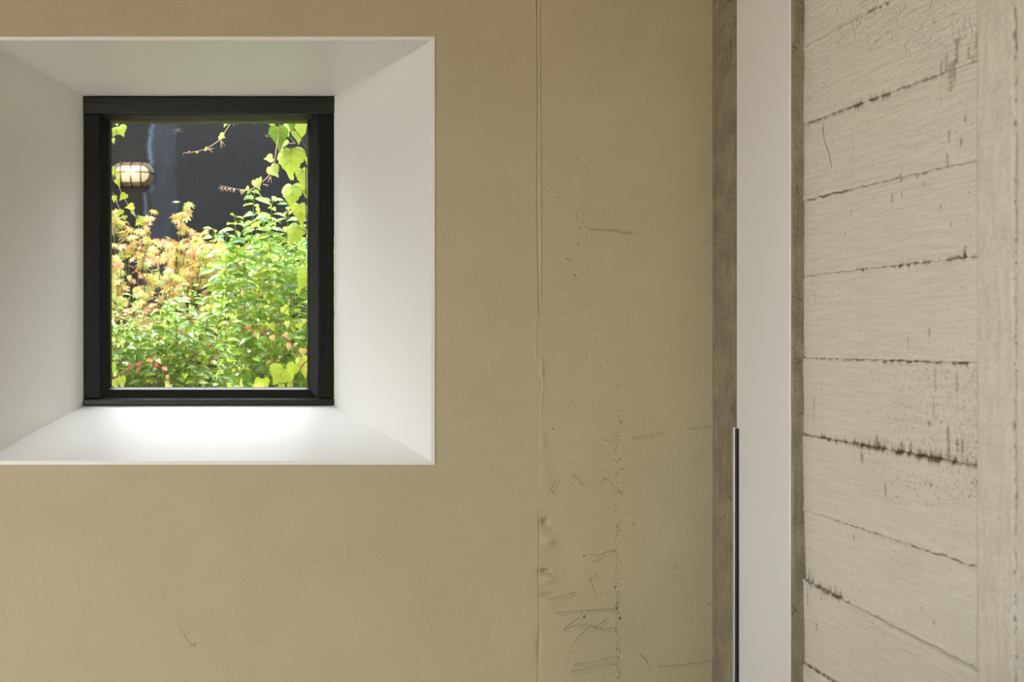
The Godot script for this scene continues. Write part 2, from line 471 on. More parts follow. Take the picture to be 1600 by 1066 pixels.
func board_material() -> StandardMaterial3D:
	var w := BW
	var ht := BH
	var grain := noise_bytes(noise(21, 0.10, 2), w, ht, 16, 1)
	var fine := noise_bytes(noise(22, 0.14, 3), w, ht)
	var mid := noise_bytes(noise(23, 0.03, 3), w, ht, 2, 1)
	var broad := noise_bytes(noise(24, 0.006, 3), w, ht)
	var h := PackedFloat32Array()
	h.resize(w * ht)
	var stain := PackedFloat32Array()
	stain.resize(w * ht)
	var ring := noise(25, 0.010, 2)
	var tx := w / BLEN      # texels per metre
	var ty := ht / BSPAN
	for j in ht:
		for i in w:
			var q := j * w + i
			var warp := ring.get_noise_2d(i * 0.5, j * 1.0)
			var lines := sin(j * 0.62 + warp * 16.0) * clampf(broad[q] / 128.0 - 0.75, 0.0, 1.0)
			h[q] = grain[q] * 0.0003 + fine[q] * 0.00022 + mid[q] * 0.0009 + lines * 0.014
	# texel of a photograph pixel on this wall
	var t := func(px: float, py: float) -> Vector2:
		var d := XB * F / (px - CX)
		return Vector2((D0 - d) * tx, (BTOP - (CY - py) * d / F) * ty)
	# dark pitted lines along the joints: [joint, from px, to px, thickness, spikes up, spikes down, strength]
	for a: Array in [
			[1, 1258, 1330, 0.7, 0.0, 2.0, 0.15], [1, 1330, 1400, 3.0, 2.0, 5.0, 0.6],
			[2, 1258, 1345, 1.6, 1.0, 8.0, 0.9], [2, 1335, 1400, 3.5, 9.0, 9.0, 0.8], [2, 1395, 1475, 2.5, 5.0, 6.0, 0.5],
			[3, 1262, 1330, 1.8, 1.0, 2.0, 1.0], [3, 1343, 1372, 1.3, 5.0, 2.0, 0.6], [3, 1380, 1412, 1.2, 1.0, 1.0, 0.6], [3, 1425, 1470, 1.6, 1.0, 3.0, 0.7], [3, 1470, 1530, 1.0, 1.0, 1.0, 0.35],
			[4, 1256, 1330, 1.0, 0.5, 0.5, 0.8], [4, 1330, 1350, 3.0, 1.0, 3.0, 1.1], [4, 1354, 1364, 2.5, 1.0, 1.0, 1.0], [4, 1368, 1425, 1.6, 3.0, 3.0, 0.6], [4, 1400, 1530, 2.4, 6.0, 5.0, 0.8],
			[5, 1253, 1530, 1.7, 0.5, 1.0, 0.85], [5, 1370, 1530, 2.2, 1.0, 7.0, 0.6],
			[6, 1252, 1300, 1.6, 3.0, 2.0, 1.0], [6, 1285, 1360, 2.8, 9.0, 5.0, 1.0], [6, 1345, 1530, 5.0, 15.0, 6.0, 0.9], [6, 1375, 1530, 4.0, 9.0, 8.0, 0.6],
			[7, 1310, 1420, 1.2, 0.5, 0.6, 0.8], [7, 1420, 1530, 1.6, 1.0, 1.0, 0.8],
			[8, 1253, 1315, 3.5, 16.0, 9.0, 0.9], [8, 1300, 1330, 1.5, 1.0, 2.0, 0.7], [8, 1365, 1395, 1.2, 0.5, 0.5, 0.6],
			[9, 1254, 1315, 2.2, 2.0, 2.0, 1.0], [9, 1315, 1530, 1.4, 2.0, 2.0, 0.7]]:
		var u0: float = (D0 - XB * F / (a[1] - CX)) * tx
		var u1: float = (D0 - XB * F / (a[2] - CX)) * tx
		var x := u0
		while x < u1:
			var y := (BTOP - joint_y(a[0], x / tx)) * ty
			var wob := ring.get_noise_2d(x * 3.0, a[0] * 97.0) * 4.0 + rng.randf_range(-1.5, 1.5)
			var skip := ring.get_noise_2d(x * 4.5, a[0] * 31.0 + 500.0)
			if skip > (-0.6 if a[0] == 6 else -0.1):
				var up: float = 0.8 * a[3] + 1.5 * a[4] * pow(rng.randf(), 4.0)
				var down: float = 0.8 * a[3] + 1.5 * a[5] * pow(rng.randf(), 4.0)
				var s: float = a[6] * rng.randf_range(0.15, 1.0) * clampf(skip * 2.0 + 0.5, 0.2, 1.0)
				dab(stain, w, ht, x, y + wob + (down - up) / 2, 1.0, maxf((up + down) / 2, 0.8), s)
				dab(h, w, ht, x, y + wob + (down - up) / 2, 1.0, maxf((up + down) / 2, 0.8), -0.10 * s)
			x += 0.7
	# tall streaks where the paint never reached: [px, py top, py bottom, width, strength]
	for a: Array in [[1496, 62, 100, 3.0, 1.0], [1492, 95, 128, 2.6, 1.0], [1486, 100, 142, 5.0, 0.7], [1472, 92, 120, 2.4, 0.7], [1480, 85, 110, 3.5, 0.5], [1515, 72, 90, 2.2, 0.9], [1526, 50, 75, 2.0, 0.7], [1522, 85, 98, 4.0, 0.6], [1470, 130, 170, 0.9, 0.4],
			[1484, 205, 222, 2.0, 1.0], [1503, 218, 228, 1.6, 0.8], [1482, 240, 258, 1.6, 0.9], [1510, 180, 190, 2.0, 0.7], [1409, 272, 284, 1.6, 1.0], [1394, 302, 316, 1.6, 1.0], [1409, 297, 309, 1.4, 1.0], [1444, 284, 291, 1.5, 1.0], [1470, 320, 328, 1.5, 0.8], [1485, 348, 355, 1.5, 0.8],
			[1508, 384, 402, 2.2, 1.0], [1453, 513, 526, 2.0, 1.1], [1420, 525, 545, 1.6, 0.4], [1274, 456, 470, 1.0, 0.9], [1329, 330, 336, 1.4, 0.9], [1320, 364, 370, 1.6, 0.7], [1273, 620, 640, 1.4, 0.9], [1273, 645, 665, 1.0, 0.5], [1285, 600, 610, 1.3, 0.6],
			[1483, 668, 720, 2.6, 1.0], [1497, 685, 705, 2.0, 0.9], [1505, 688, 706, 2.5, 0.9], [1424, 690, 712, 2.0, 1.0], [1410, 690, 708, 1.6, 1.0], [1386, 755, 775, 1.5, 1.0], [1454, 659, 667, 3.5, 0.9], [1461, 620, 660, 1.8, 0.5], [1463, 575, 610, 2.2, 0.6], [1497, 580, 610, 3.0, 0.45], [1457, 755, 760, 1.6, 1.0],
			[1350, 708, 722, 3.5, 0.9], [1375, 690, 700, 3.5, 1.0], [1371, 680, 695, 2.0, 1.0], [1262, 890, 908, 1.8, 1.0], [1263, 918, 945, 1.3, 0.9], [1303, 913, 932, 1.5, 1.0], [1285, 920, 938, 1.3, 0.7], [1334, 836, 844, 2.0, 0.9], [1457, 970, 976, 2.4, 1.0], [1329, 921, 924, 1.6, 0.8], [1342, 923, 926, 1.3, 0.7], [1437, 948, 952, 1.4, 0.7], [1276, 972, 986, 2.0, 0.9],
			[1287, 192, 208, 1.4, 0.9], [1333, 185, 300, 0.7, 0.35]]:
		var p: Vector2 = t.call(a[0], a[1])
		var q: Vector2 = t.call(a[0], a[2])
		var n := int(absf(q.y - p.y) / 1.5) + 1
		for s in n + 1:
			var r: Vector2 = p.lerp(q, float(s) / n)
			dab(stain, w, ht, r.x + rng.randf_range(-1.2, 1.2), r.y + rng.randf_range(-1, 1), a[3] * rng.randf_range(0.8, 2.2), rng.randf_range(2.0, 4.0), a[4] * rng.randf_range(0.03, 0.3))
			dab(h, w, ht, r.x, r.y, a[3] * 0.7, 1.6, -0.03 * a[4])
	# the leaning crack
	stroke(stain, w, ht, [t.call(1286, 200), t.call(1289, 220), t.call(1296, 240), t.call(1300, 262)], 1.2, 0.9, 0.6)
	stroke(h, w, ht, [t.call(1286, 200), t.call(1289, 220), t.call(1296, 240), t.call(1300, 262)], 1.2, -0.06, 0.6)
	# scattered bug holes; thick on the two boards beside joint 6
	for i in 420:
		var p: Vector2 = t.call(rng.randf_range(1256, 1590), rng.randf_range(120, 560))
		var l := rng.randf_range(0.7, 3.0)
		dab(stain, w, ht, p.x, p.y, rng.randf_range(0.6, 1.1), l, rng.randf_range(0.1, 0.7))
		dab(h, w, ht, p.x, p.y, 1.0, l, -0.03)
	for i in 1500:
		var px := 1530.0 - 250.0 * pow(rng.randf(), 1.4)
		var p: Vector2 = t.call(px, lerpf(575.0, 790.0, rng.randf()))
		var l := rng.randf_range(0.8, 4.0)
		var s := rng.randf_range(0.08, 0.5) * clampf((px - 1270.0) / 120.0, 0.15, 1.0)
		dab(stain, w, ht, p.x, p.y, rng.randf_range(0.6, 1.8), l, s)
		dab(h, w, ht, p.x, p.y, 1.1, l, -0.05 * s)
	for i in 260:
		var p: Vector2 = t.call(rng.randf_range(1256, 1590), rng.randf_range(790, 1066))
		dab(h, w, ht, p.x, p.y, rng.randf_range(1.2, 2.6), rng.randf_range(1.2, 2.6), rng.randf_range(-0.09, 0.09))
	# worm-like ridges high up
	for i in 120:
		var p: Vector2 = t.call(rng.randf_range(1300, 1530), rng.randf_range(5, 75))
		var pts := [p]
		var dirn := rng.randf_range(-0.5, 0.5)
		for j in 5:
			dirn += rng.randf_range(-0.9, 0.9)
			p += Vector2(cos(dirn), sin(dirn)) * 7.0
			pts.append(p)
		stroke(h, w, ht, pts, 2.6, 0.07, 0.8)
	for i in 14:
		var pts := []
		for j in 8: pts.append(t.call(1262 + j * 5.5, 80 + i * 6.0 - j * 2.0 + 4.0 * sin(j * 1.9 + i)))
		stroke(h, w, ht, pts, 2.0, 0.06, 0.4)
	# the bowed growth rings under joint 7
	for i in 7:
		var pts := []
		for j in 9: pts.append(t.call(1384 + j * 7.5, 856 + i * 7.5 + 5.0 * sin(j * 0.9 + i * 0.25) - 0.28 * (j - 4) * (j - 4) + j * 1.2))
		stroke(h, w, ht, pts, 1.6, -0.07, 0.3)
		var lit := []
		for p: Vector2 in pts: lit.append(p + Vector2(0, 4.0))
		stroke(h, w, ht, lit, 1.6, 0.05, 0.3)
	# blistered column under joint 8
	for i in 46:
		var y := lerpf(965.0, 1064.0, rng.randf())
		var p: Vector2 = t.call(1362 + rng.randf_range(-6, 6) + (y - 965.0) * 0.05, y)
		dab(h, w, ht, p.x, p.y, rng.randf_range(2.0, 4.5), rng.randf_range(1.4, 3.0), rng.randf_range(-0.14, 0.12))
	var data := PackedByteArray()
	data.resize(w * ht * 3)
	for i in w * ht:
		var v := 1.0 + (fine[i] - 128) * 0.0003 + (grain[i] - 128) * 0.0003
		var s := clampf(stain[i] * (0.55 + fine[i] / 220.0), 0.0, 1.0)
		data[i * 3] = clampi(int(lerpf(220.0 * v, 104.0, s)), 0, 255)
		data[i * 3 + 1] = clampi(int(lerpf(214.0 * v, 92.0, s)), 0, 255)
		data[i * 3 + 2] = clampi(int(lerpf(198.0 * v, 70.0, s)), 0, 255)
	var m := mat(Color.WHITE, 0.28, 0.6)
	m.albedo_texture = ImageTexture.create_from_image(Image.create_from_data(w, ht, false, Image.FORMAT_RGB8, data))
	bumped(m, height_texture(h, w, ht), 1.0)
	return m

func edge_board_material() -> StandardMaterial3D:
	# 0.5 m x 1.0 m of smooth vertical board print; a line of pinholes runs down at 0.0565 m
	var w := 512
	var ht := 1024
	var fine := noise_bytes(noise(71, 0.10, 3), w, ht)
	var down := noise_bytes(noise(72, 0.08, 3), w, ht, 1, 8)
	var broad := noise_bytes(noise(73, 0.02, 3), w, ht)
	var h := PackedFloat32Array()
	h.resize(w * ht)
	var stain := PackedFloat32Array()
	stain.resize(w * ht)
	for i in w * ht: h[i] = fine[i] * 0.0002 + down[i] * 0.0003 + broad[i] * 0.0004
	var y := 0.0
	while y < ht:
		var big := pow(rng.randf(), 2.5)
		var x := 58.0 + rng.randf_range(-1.5, 1.5)
		dab(stain, w, ht, x, y, 1.6 + 1.4 * big, 2.0 + 6.0 * big, rng.randf_range(0.3, 0.8))
		dab(h, w, ht, x, y, 1.6 + 1.4 * big, 2.0 + 6.0 * big, -0.15)
		y += rng.randf_range(6, 34)
	for i in 110:
		var p := Vector2(rng.randf_range(0, w), rng.randf_range(0, ht))
		dab(stain, w, ht, p.x, p.y, rng.randf_range(1.5, 4.0), rng.randf_range(2.0, 7.0), rng.randf_range(0.05, 0.3))
	var data := PackedByteArray()
	data.resize(w * ht * 3)
	for i in w * ht:
		var v := 1.0 + (fine[i] - 128) * 0.0003 + (down[i] - 128) * 0.0003 + (broad[i] - 128) * 0.0002
		var s := clampf(stain[i], 0.0, 1.0)
		data[i * 3] = clampi(int(lerpf(216.0 * v, 112.0, s)), 0, 255)
		data[i * 3 + 1] = clampi(int(lerpf(209.0 * v, 102.0, s)), 0, 255)
		data[i * 3 + 2] = clampi(int(lerpf(193.0 * v, 82.0, s)), 0, 255)
	var m := mat(Color.WHITE, 0.34, 0.5)
	m.albedo_texture = ImageTexture.create_from_image(Image.create_from_data(w, ht, false, Image.FORMAT_RGB8, data))
	m.uv1_scale = Vector3(2, 1, 1)
	bumped(m, height_texture(h, w, ht), 1.0)
	return m

func dark_wall_material() -> StandardMaterial3D:
	# 8 m x 3.2 m, painted near-black, with a pale bluish vertical streak
	var w := 2048
	var ht := 820
	var fine := noise_bytes(noise(41, 0.12, 3), w, ht)
	var down := noise_bytes(noise(42, 0.10, 3), w, ht, 1, 8)
	var broad := noise_bytes(noise(43, 0.01, 3), w, ht)
	var rag := noise(44, 0.02, 3)
	var data := PackedByteArray()
	data.resize(w * ht * 3)
	for j in ht:
		var py := CY - (3.2 * (1.0 - float(j) / ht) + 0.0 - EYE) * F / 5.25       # row as a height on the wall, in picture units
		for i in w:
			var q := j * w + i
			var x := CX + (float(i) / w * 8.0 - 4.0) * F / 5.25
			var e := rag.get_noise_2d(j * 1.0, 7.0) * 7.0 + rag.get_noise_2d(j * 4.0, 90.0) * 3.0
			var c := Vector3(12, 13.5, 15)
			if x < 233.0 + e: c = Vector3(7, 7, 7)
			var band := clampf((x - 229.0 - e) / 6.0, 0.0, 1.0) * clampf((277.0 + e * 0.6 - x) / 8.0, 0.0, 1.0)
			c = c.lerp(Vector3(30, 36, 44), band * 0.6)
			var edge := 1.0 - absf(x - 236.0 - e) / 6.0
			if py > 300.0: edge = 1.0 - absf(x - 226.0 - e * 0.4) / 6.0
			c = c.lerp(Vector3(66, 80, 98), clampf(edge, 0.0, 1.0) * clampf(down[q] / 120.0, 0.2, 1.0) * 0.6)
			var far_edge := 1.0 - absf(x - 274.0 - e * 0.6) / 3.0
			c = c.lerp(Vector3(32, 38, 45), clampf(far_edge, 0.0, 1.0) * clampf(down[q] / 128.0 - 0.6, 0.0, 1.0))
			var v := 1.0 + (fine[q] - 128) * 0.0004 + (down[q] - 128) * 0.0018 + (broad[q] - 128) * 0.001
			for k in 3: data[q * 3 + k] = clampi(int(c[k] * v), 0, 255)
	var m := mat(Color.WHITE, 0.8, 0.3)
	m.albedo_texture = ImageTexture.create_from_image(Image.create_from_data(w, ht, false, Image.FORMAT_RGB8, data))
	m.uv1_scale = Vector3(1.0 / 8.0, 1.0 / 3.2, 1)
	m.uv1_offset = Vector3(0.5, 1.0, 0)
	return m

# ---------------------------------------------------------------- room
# hole in the window wall behind the white lining: front and back rectangles (left, right, top, bottom)
const LIN := 0.008
var open_front := [(-27.0 - CX) / 750.0, (673.0 - CX) / 750.0, EYE + (CY - 64.0) / 750.0, EYE + (CY - 720.0) / 750.0]
var open_back := [(130.0 - CX) * DF / F, (522.5 - CX) * DF / F, EYE + (CY - 150.0) * DF / F, EYE + (CY - 634.0) * DF / F]

func rect(r: Array, grow: float, d: float) -> Array:
	return [Vector3(r[0] - grow, r[2] + grow, -d), Vector3(r[1] + grow, r[2] + grow, -d), Vector3(r[1] + grow, r[3] - grow, -d), Vector3(r[0] - grow, r[3] - grow, -d)]

func build_room() -> void:
	var st := new_st()
	var x0 := -2.4
	var x1 := XR + 0.3
	var o := [Vector3(x0, CEIL, -DW), Vector3(x1, CEIL, -DW), Vector3(x1, 0, -DW), Vector3(x0, 0, -DW)]
	var f := rect(open_front, LIN, DW)
	var m := rect(open_back, LIN, DF)
	var b := rect(open_back, LIN, DX)
	var e := [Vector3(x0, CEIL, -DX), Vector3(x1, CEIL, -DX), Vector3(x1, 0, -DX), Vector3(x0, 0, -DX)]
	for k in 4:
		var n := (k + 1) % 4
		quad(st, o[k], o[n], f[n], f[k])
		quad(st, f[k], f[n], m[n], m[k])
		quad(st, m[k], m[n], b[n], b[k])
		quad(st, b[k], b[n], e[n], e[k])
		quad(st, e[k], e[n], o[n], o[k])
	var wall := put(st.commit(), "wall_back", M.plaster, self)
	wall.set_meta("kind", "structure")
	wall.set_meta("label", "beige painted plaster wall with a patched seam and pinholes")
	# floor, ceiling, left wall, rear wall: thick, with openings to the sky behind and to the left of the camera
	var fl := new_st()
	box(fl, Vector3(-2.6, -0.2, -DX), Vector3(1.5, 0, 3.5))
	struct("floor", fl, M.floor, "grey concrete floor of the room")
	var ce := new_st()
	box(ce, Vector3(-2.6, CEIL, -DX), Vector3(1.5, CEIL + 0.25, 3.5))
	struct("ceiling", ce, M.ceiling, "dull beige ceiling of the room")
	var lw := new_st()
	box(lw, Vector3(-2.6, 0, -DX), Vector3(-2.4, CEIL, LEFT0))
	box(lw, Vector3(-2.6, HEADY, LEFT0), Vector3(-2.4, CEIL, 3.5))
	box(lw, Vector3(-2.6, 0, 3.15), Vector3(-2.4, HEADY, 3.5))
	struct("wall_left", lw, M.plain_wall, "beige wall with a wide opening left of the viewer")
	var rw := new_st()
	box(rw, Vector3(-2.4, 0, 3.3), Vector3(-2.35, CEIL, 3.5))
	box(rw, Vector3(-1.4, 0, 3.3), Vector3(1.3, CEIL, 3.5))
	box(rw, Vector3(-2.35, HEADY, 3.3), Vector3(-1.4, CEIL, 3.5))
	struct("wall_rear", rw, M.plain_wall, "beige wall with a tall opening behind the viewer")
	# unseen wall below the frame, added to shade the board-marked wall's lower near end
	var hw := new_st()
	cbox(hw, Vector3(0.18, 0, -0.74), Vector3(0.34, 1.09, 2.4), 0.004)
	struct("wall_added_shade", hw, M.plain_wall, "added waist-high wall out of view that shades the lower board-marked wall")

func struct(called: String, st: SurfaceTool, m: Material, label: String) -> MeshInstance3D:
	var o := put(st.commit(), called, m, self, label)
	o.set_meta("kind", "structure")
	return o

func build_window() -> void:
	# the splayed white lining, four boards mitred at the corners
	var lining := thing("window_1", "small square window with black frame in a deep white splayed reveal", "", Vector3.ZERO, "", "structure")
	var f := rect(open_front, 0.0, DW - 0.003)
	var fo := rect(open_front, LIN, DW - 0.003)
	var b := rect(open_back, 0.0, DF + 0.05)
	var bo := rect(open_back, LIN, DF + 0.05)
	# the back of the lining follows the splay to the frame, then runs on straight behind it
	var bi := rect(open_back, 0.0, DF)
	var bio := rect(open_back, LIN * 0.9, DF)
	var names := ["head_lining", "side_lining", "sill_lining", "side_lining"]
	for k in 4:
		var n := (k + 1) % 4
		var st := new_st()
		quad(st, f[k], f[n], bi[n], bi[k])
		quad(st, fo[k], fo[n], f[n], f[k])
		quad(st, fo[n], fo[k], bio[k], bio[n])
		quad(st, bi[k], bi[n], bio[n], bio[k])
		tri(st, f[k], bi[k], bio[k])
		tri(st, f[k], bio[k], fo[k])
		tri(st, f[n], bio[n], bi[n])
		tri(st, f[n], fo[n], bio[n])
		put(st.commit(), names[k], M.white, lining, ["white head of the reveal", "white right cheek of the reveal", "bright white sloping sill of the reveal", "white left cheek of the reveal"][k])
	# black frame
	var xl: float = open_back[0]
	var xr: float = open_back[1]
	var yt: float = open_back[2]
	var yb: float = open_back[3]
	var s := DF / F
	var zi := -DF - 0.062
	var il := xl + 26.0 * s
	var ir := xr - 25.0 * s
	var it := yt - 28.0 * s
	var ib := yb + 11.0 * s
	var st := new_st()
	cbox(st, Vector3(xl, it, zi), Vector3(xr, yt - 0.001, -DF), 0.0025)
	put(st.commit(), "frame_head", M.black_rail, lining)
	st = new_st()
	cbox(st, Vector3(xl, yb, zi), Vector3(xr, ib, -DF + 0.004), 0.003)
	put(st.commit(), "frame_sill", M.black_rail, lining)
	st = new_st()
	cbox(st, Vector3(xl + 0.001, ib, zi), Vector3(il, it, -DF - 0.002), 0.0025)
	put(st.commit(), "frame_jamb", M.black, lining)
	st = new_st()
	cbox(st, Vector3(ir, ib, zi), Vector3(xr - 0.001, it, -DF - 0.002), 0.0025)
	put(st.commit(), "frame_jamb", M.black, lining)
	# mitred sash bars, sloping back to the glass
	var da := DF + 0.018
	var dg := DF + 0.034
	var o := [Vector3(il, it, -da), Vector3(ir, it, -da), Vector3(ir, ib, -da), Vector3(il, ib, -da)]
	var g := [at(172, 189, dg), at(481, 189, dg), at(481, 606, dg), at(172, 606, dg)]
	var sn := ["sash_top_bar", "sash_stile", "sash_bottom_bar", "sash_stile"]
	for k in 4:
		var n := (k + 1) % 4
		var q := new_st()
		var back := Vector3(0, 0, -0.028)
		var lip := Vector3(0, 0, -0.003)
		var mo: Vector3 = o[k].lerp(g[k], 0.82)
		var mn: Vector3 = o[n].lerp(g[n], 0.82)
		quad(q, o[k], o[n], mn + Vector3(0, 0, 0.003), mo + Vector3(0, 0, 0.003))
		quad(q, mo + Vector3(0, 0, 0.003), mn + Vector3(0, 0, 0.003), g[n] + lip, g[k] + lip)
		quad(q, g[k] + lip, g[n] + lip, g[n] + back, g[k] + back)
		quad(q, g[k] + back, g[n] + back, o[n] + back * 1.6, o[k] + back * 1.6)
		put(q.commit(), sn[k], M.black_rail if k % 2 == 0 else M.black, lining)
	st = new_st()
	quad(st, Vector3(g[0].x - 0.006, g[0].y + 0.006, -dg - 0.012), Vector3(g[1].x + 0.006, g[1].y + 0.006, -dg - 0.012), Vector3(g[2].x + 0.006, g[2].y - 0.006, -dg - 0.012), Vector3(g[3].x - 0.006, g[3].y - 0.006, -dg - 0.012))
	put(st.commit(), "glass_pane", M.glass, lining)

func build_right_wall() -> void:
	# concrete return next to the window wall
	var st := new_st()
	var dp := XR * F / (1153.0 - CX)       # 1.642
	var de := XR * F / (1235.0 - CX)       # 1.480
	box(st, Vector3(XR, 0, -DW - 0.02), Vector3(XR + 0.2, CEIL, -dp))
	struct("trim_1", st, M.concrete, "narrow rough concrete strip beside the white panel")
	# white panel, slightly bowed, with rounded long edges
	st = new_st()
	var prof := []
	var n := 14
	for i in n + 1:
		var t := float(i) / n
		var r := 0.0025
		var x := XR - 0.002 - 0.002 * sin(PI * t)
		var d := lerpf(dp, de, t)
		prof.append(Vector3(x, 0, -d))
	prof.push_front(Vector3(XR + 0.003, 0, -dp - 0.001))
	prof.append(Vector3(XR + 0.0005, 0, -de + 0.001))
	for i in prof.size() - 1:
		var a: Vector3 = prof[i]
		var b: Vector3 = prof[i + 1]
		var up := Vector3(0, CEIL, 0)
		quad(st, a + up, b + up, b, a)
	quad(st, Vector3(XR + 0.003, CEIL, -dp), Vector3(XR + 0.003, CEIL, -de), Vector3(XR + 0.003, 0, -de), Vector3(XR + 0.003, 0, -dp))
	struct("trim_2", st, M.white, "smooth white painted panel between two concrete strips")
	# concrete behind and at the end of the panel
	st = new_st()
	cbox(st, Vector3(XR + 0.0035, 0, -dp), Vector3(XR + 0.2, CEIL, -de + 0.001), 0.002)
	struct("trim_3", st, M.concrete, "shaded brown concrete edge between white panel and board-marked wall")
	# board-marked wall: every board's print a piece of its own
	var wall := thing("wall_right", "glossy pale painted concrete wall with the print of rough formwork boards", "", Vector3.ZERO, "", "structure")
	var bk := new_st()
	box(bk, Vector3(XB + 0.012, 0, -D0), Vector3(XB + 0.25, CEIL, 3.3))
	put(bk.commit(), "core", M.edge_board, wall)
	var wave := noise(61, 9.0, 3)
	# how each course sits: [proud mm, tilt mm over its height, swell mm at its top edge, at its bottom edge]
	var sits := [[0.0, 1.0, 0.0, 1.4], [0.5, 2.2, 1.6, -0.5], [1.2, 1.6, -0.6, -0.4], [0.2, 0.4, -0.3, -0.4], [0.8, 0.2, -0.3, -0.7], [1.8, -1.0, -0.6, -1.2], [2.2, -2.2, -1.0, 1.2], [-1.0, -2.6, 2.4, 2.2], [0.6, -2.0, 3.0, -0.6], [2.0, -1.0, -0.6, 0.0]]
	for c in JOINTS.size() - 1: board_course(wall, c, sits[c], wave)
	# vertical board at the near end
	edge_board(wall, wave)
	# slim metal edge
	var ms := thing("metal_edge_strip", "slim aluminium edge strip with black gasket standing against the white panel", "edge strip", Vector3(XR - 0.006, 0, -dp))
	var yt := EYE - (668.0 - CY) * dp / F
	st = new_st()
	cbox(st, Vector3(-0.0030, 0.0, -0.004), Vector3(0.0010, yt, 0.003), 0.0006)
	put(st.commit(), "aluminium_profile", M.aluminium, ms)
	st = new_st()
	cbox(st, Vector3(-0.0015, 0.0, 0.0031), Vector3(0.004, yt - 0.002, 0.0080), 0.0005)
	put(st.commit(), "gasket", M.rubber, ms, "black rubber gasket")

func board_course(wall: Node3D, c: int, sit: Array, wave: FastNoiseLite) -> void:
	var nu := 120
	var ss := [0.0, 0.008, 0.018, 0.03, 0.045, 0.065, 0.09]
	for i in 15: ss.append(0.12 + 0.76 * i / 14.0)
	for i in range(6, -1, -1): ss.append(1.0 - ss[i])
	var rows := ss.size() + 2
	var pos := PackedVector3Array()
	var uv := PackedVector2Array()
	for r in rows:
		var s: float = ss[clampi(r - 1, 0, ss.size() - 1)]
		for i in nu + 1:
			var u := (D0 - D1 + 0.006) * i / nu
			var yt := joint_y(c, u) + 0.0022 * wave.get_noise_2d(u * 5.0, c * 3.1)
			var yb := joint_y(c + 1, u) + 0.0022 * wave.get_noise_2d(u * 5.0, (c + 1) * 3.1)
			var y := lerpf(yt, yb, s)
			var from_top := (yt - y) * 1000.0
			var from_bot := (y - yb) * 1000.0
			var out: float = sit[0] + sit[1] * (s - 0.5)
			out += 1.5 * wave.get_noise_2d(u * 0.5, y * 1.2) + 0.5 * wave.get_noise_2d(u * 2.0, y * 6.0 + 40.0)
			var rough := 0.8 + 1.3 * wave.get_noise_2d(u * 6.0, c * 7.7 + s)
			out += sit[2] * rough * exp(-pow(from_top / 3.2, 2.0))
			out += sit[3] * rough * exp(-pow(from_bot / 3.2, 2.0))
			if r == 0 or r == rows - 1: out = -4.0
			# worn far arris
			out -= 1.6 * exp(-u / 0.004)
			pos.append(Vector3(XB - out * 0.001, EYE + y, -D0 + u))
			uv.append(Vector2(u / BLEN, (BTOP - y) / BSPAN))
	put(grid_mesh(pos, uv, rows, nu + 1), "board_course", M.boards, wall)

func grid_mesh(pos: PackedVector3Array, uv: PackedVector2Array, rows: int, cols: int) -> ArrayMesh:
	# rows run downwards, columns to the right as seen from the front
	var nrm := PackedVector3Array()
	nrm.resize(pos.size())
	var idx := PackedInt32Array()
	for r in rows - 1:
		for i in cols - 1:
			var a := r * cols + i
			var b := a + 1
			var c := a + cols + 1
			var d := a + cols
			for t: Array in [[a, b, c], [a, c, d]]:
				var n := (pos[t[2]] - pos[t[0]]).cross(pos[t[1]] - pos[t[0]])
				for k: int in t:
					nrm[k] += n
					idx.append(k)
	for i in nrm.size(): nrm[i] = nrm[i].normalized()
	var arr := []
	arr.resize(Mesh.ARRAY_MAX)
	arr[Mesh.ARRAY_VERTEX] = pos
	arr[Mesh.ARRAY_NORMAL] = nrm
	arr[Mesh.ARRAY_TEX_UV] = uv
	arr[Mesh.ARRAY_INDEX] = idx
	var m := ArrayMesh.new()
	m.add_surface_from_arrays(Mesh.PRIMITIVE_TRIANGLES, arr)
	return m

func edge_board(wall: Node3D, wave: FastNoiseLite) -> void:
	var pos := PackedVector3Array()
	var uv := PackedVector2Array()
	var cols := [0.0, 0.0, 0.0015, 0.004, 0.012, 0.022, 0.034, 0.044, 0.050, 0.0545, 0.0565, 0.0585, 0.062, 0.075, 0.10, 0.2, 0.4, 0.8, 1.6, 4.4]
	var rows := 300
	for r in rows + 1:
		var y := 0.95 - 1.9 * r / rows
		for i in cols.size():
			var out := 4.0 + 0.9 * wave.get_noise_2d(cols[i] * 1.5 + 3.0, y * 0.8) + 0.4 * wave.get_noise_2d(cols[i] * 3.0, y * 5.0)
			if i == 0: out = -12.0
			if i == 1: out = 2.6
			# the pitted line of the next joint
			if i == 10: out -= 3.5 * clampf(0.35 + 2.2 * wave.get_noise_2d(77.0, y * 5.0), 0.0, 1.0)
			pos.append(Vector3(XB - out * 0.001, EYE + y, -D1 + cols[i]))
			uv.append(Vector2(cols[i], -y))
	put(grid_mesh(pos, uv, rows + 1, cols.size()), "edge_board", M.edge_board, wall, "smooth vertical board print at the near end")

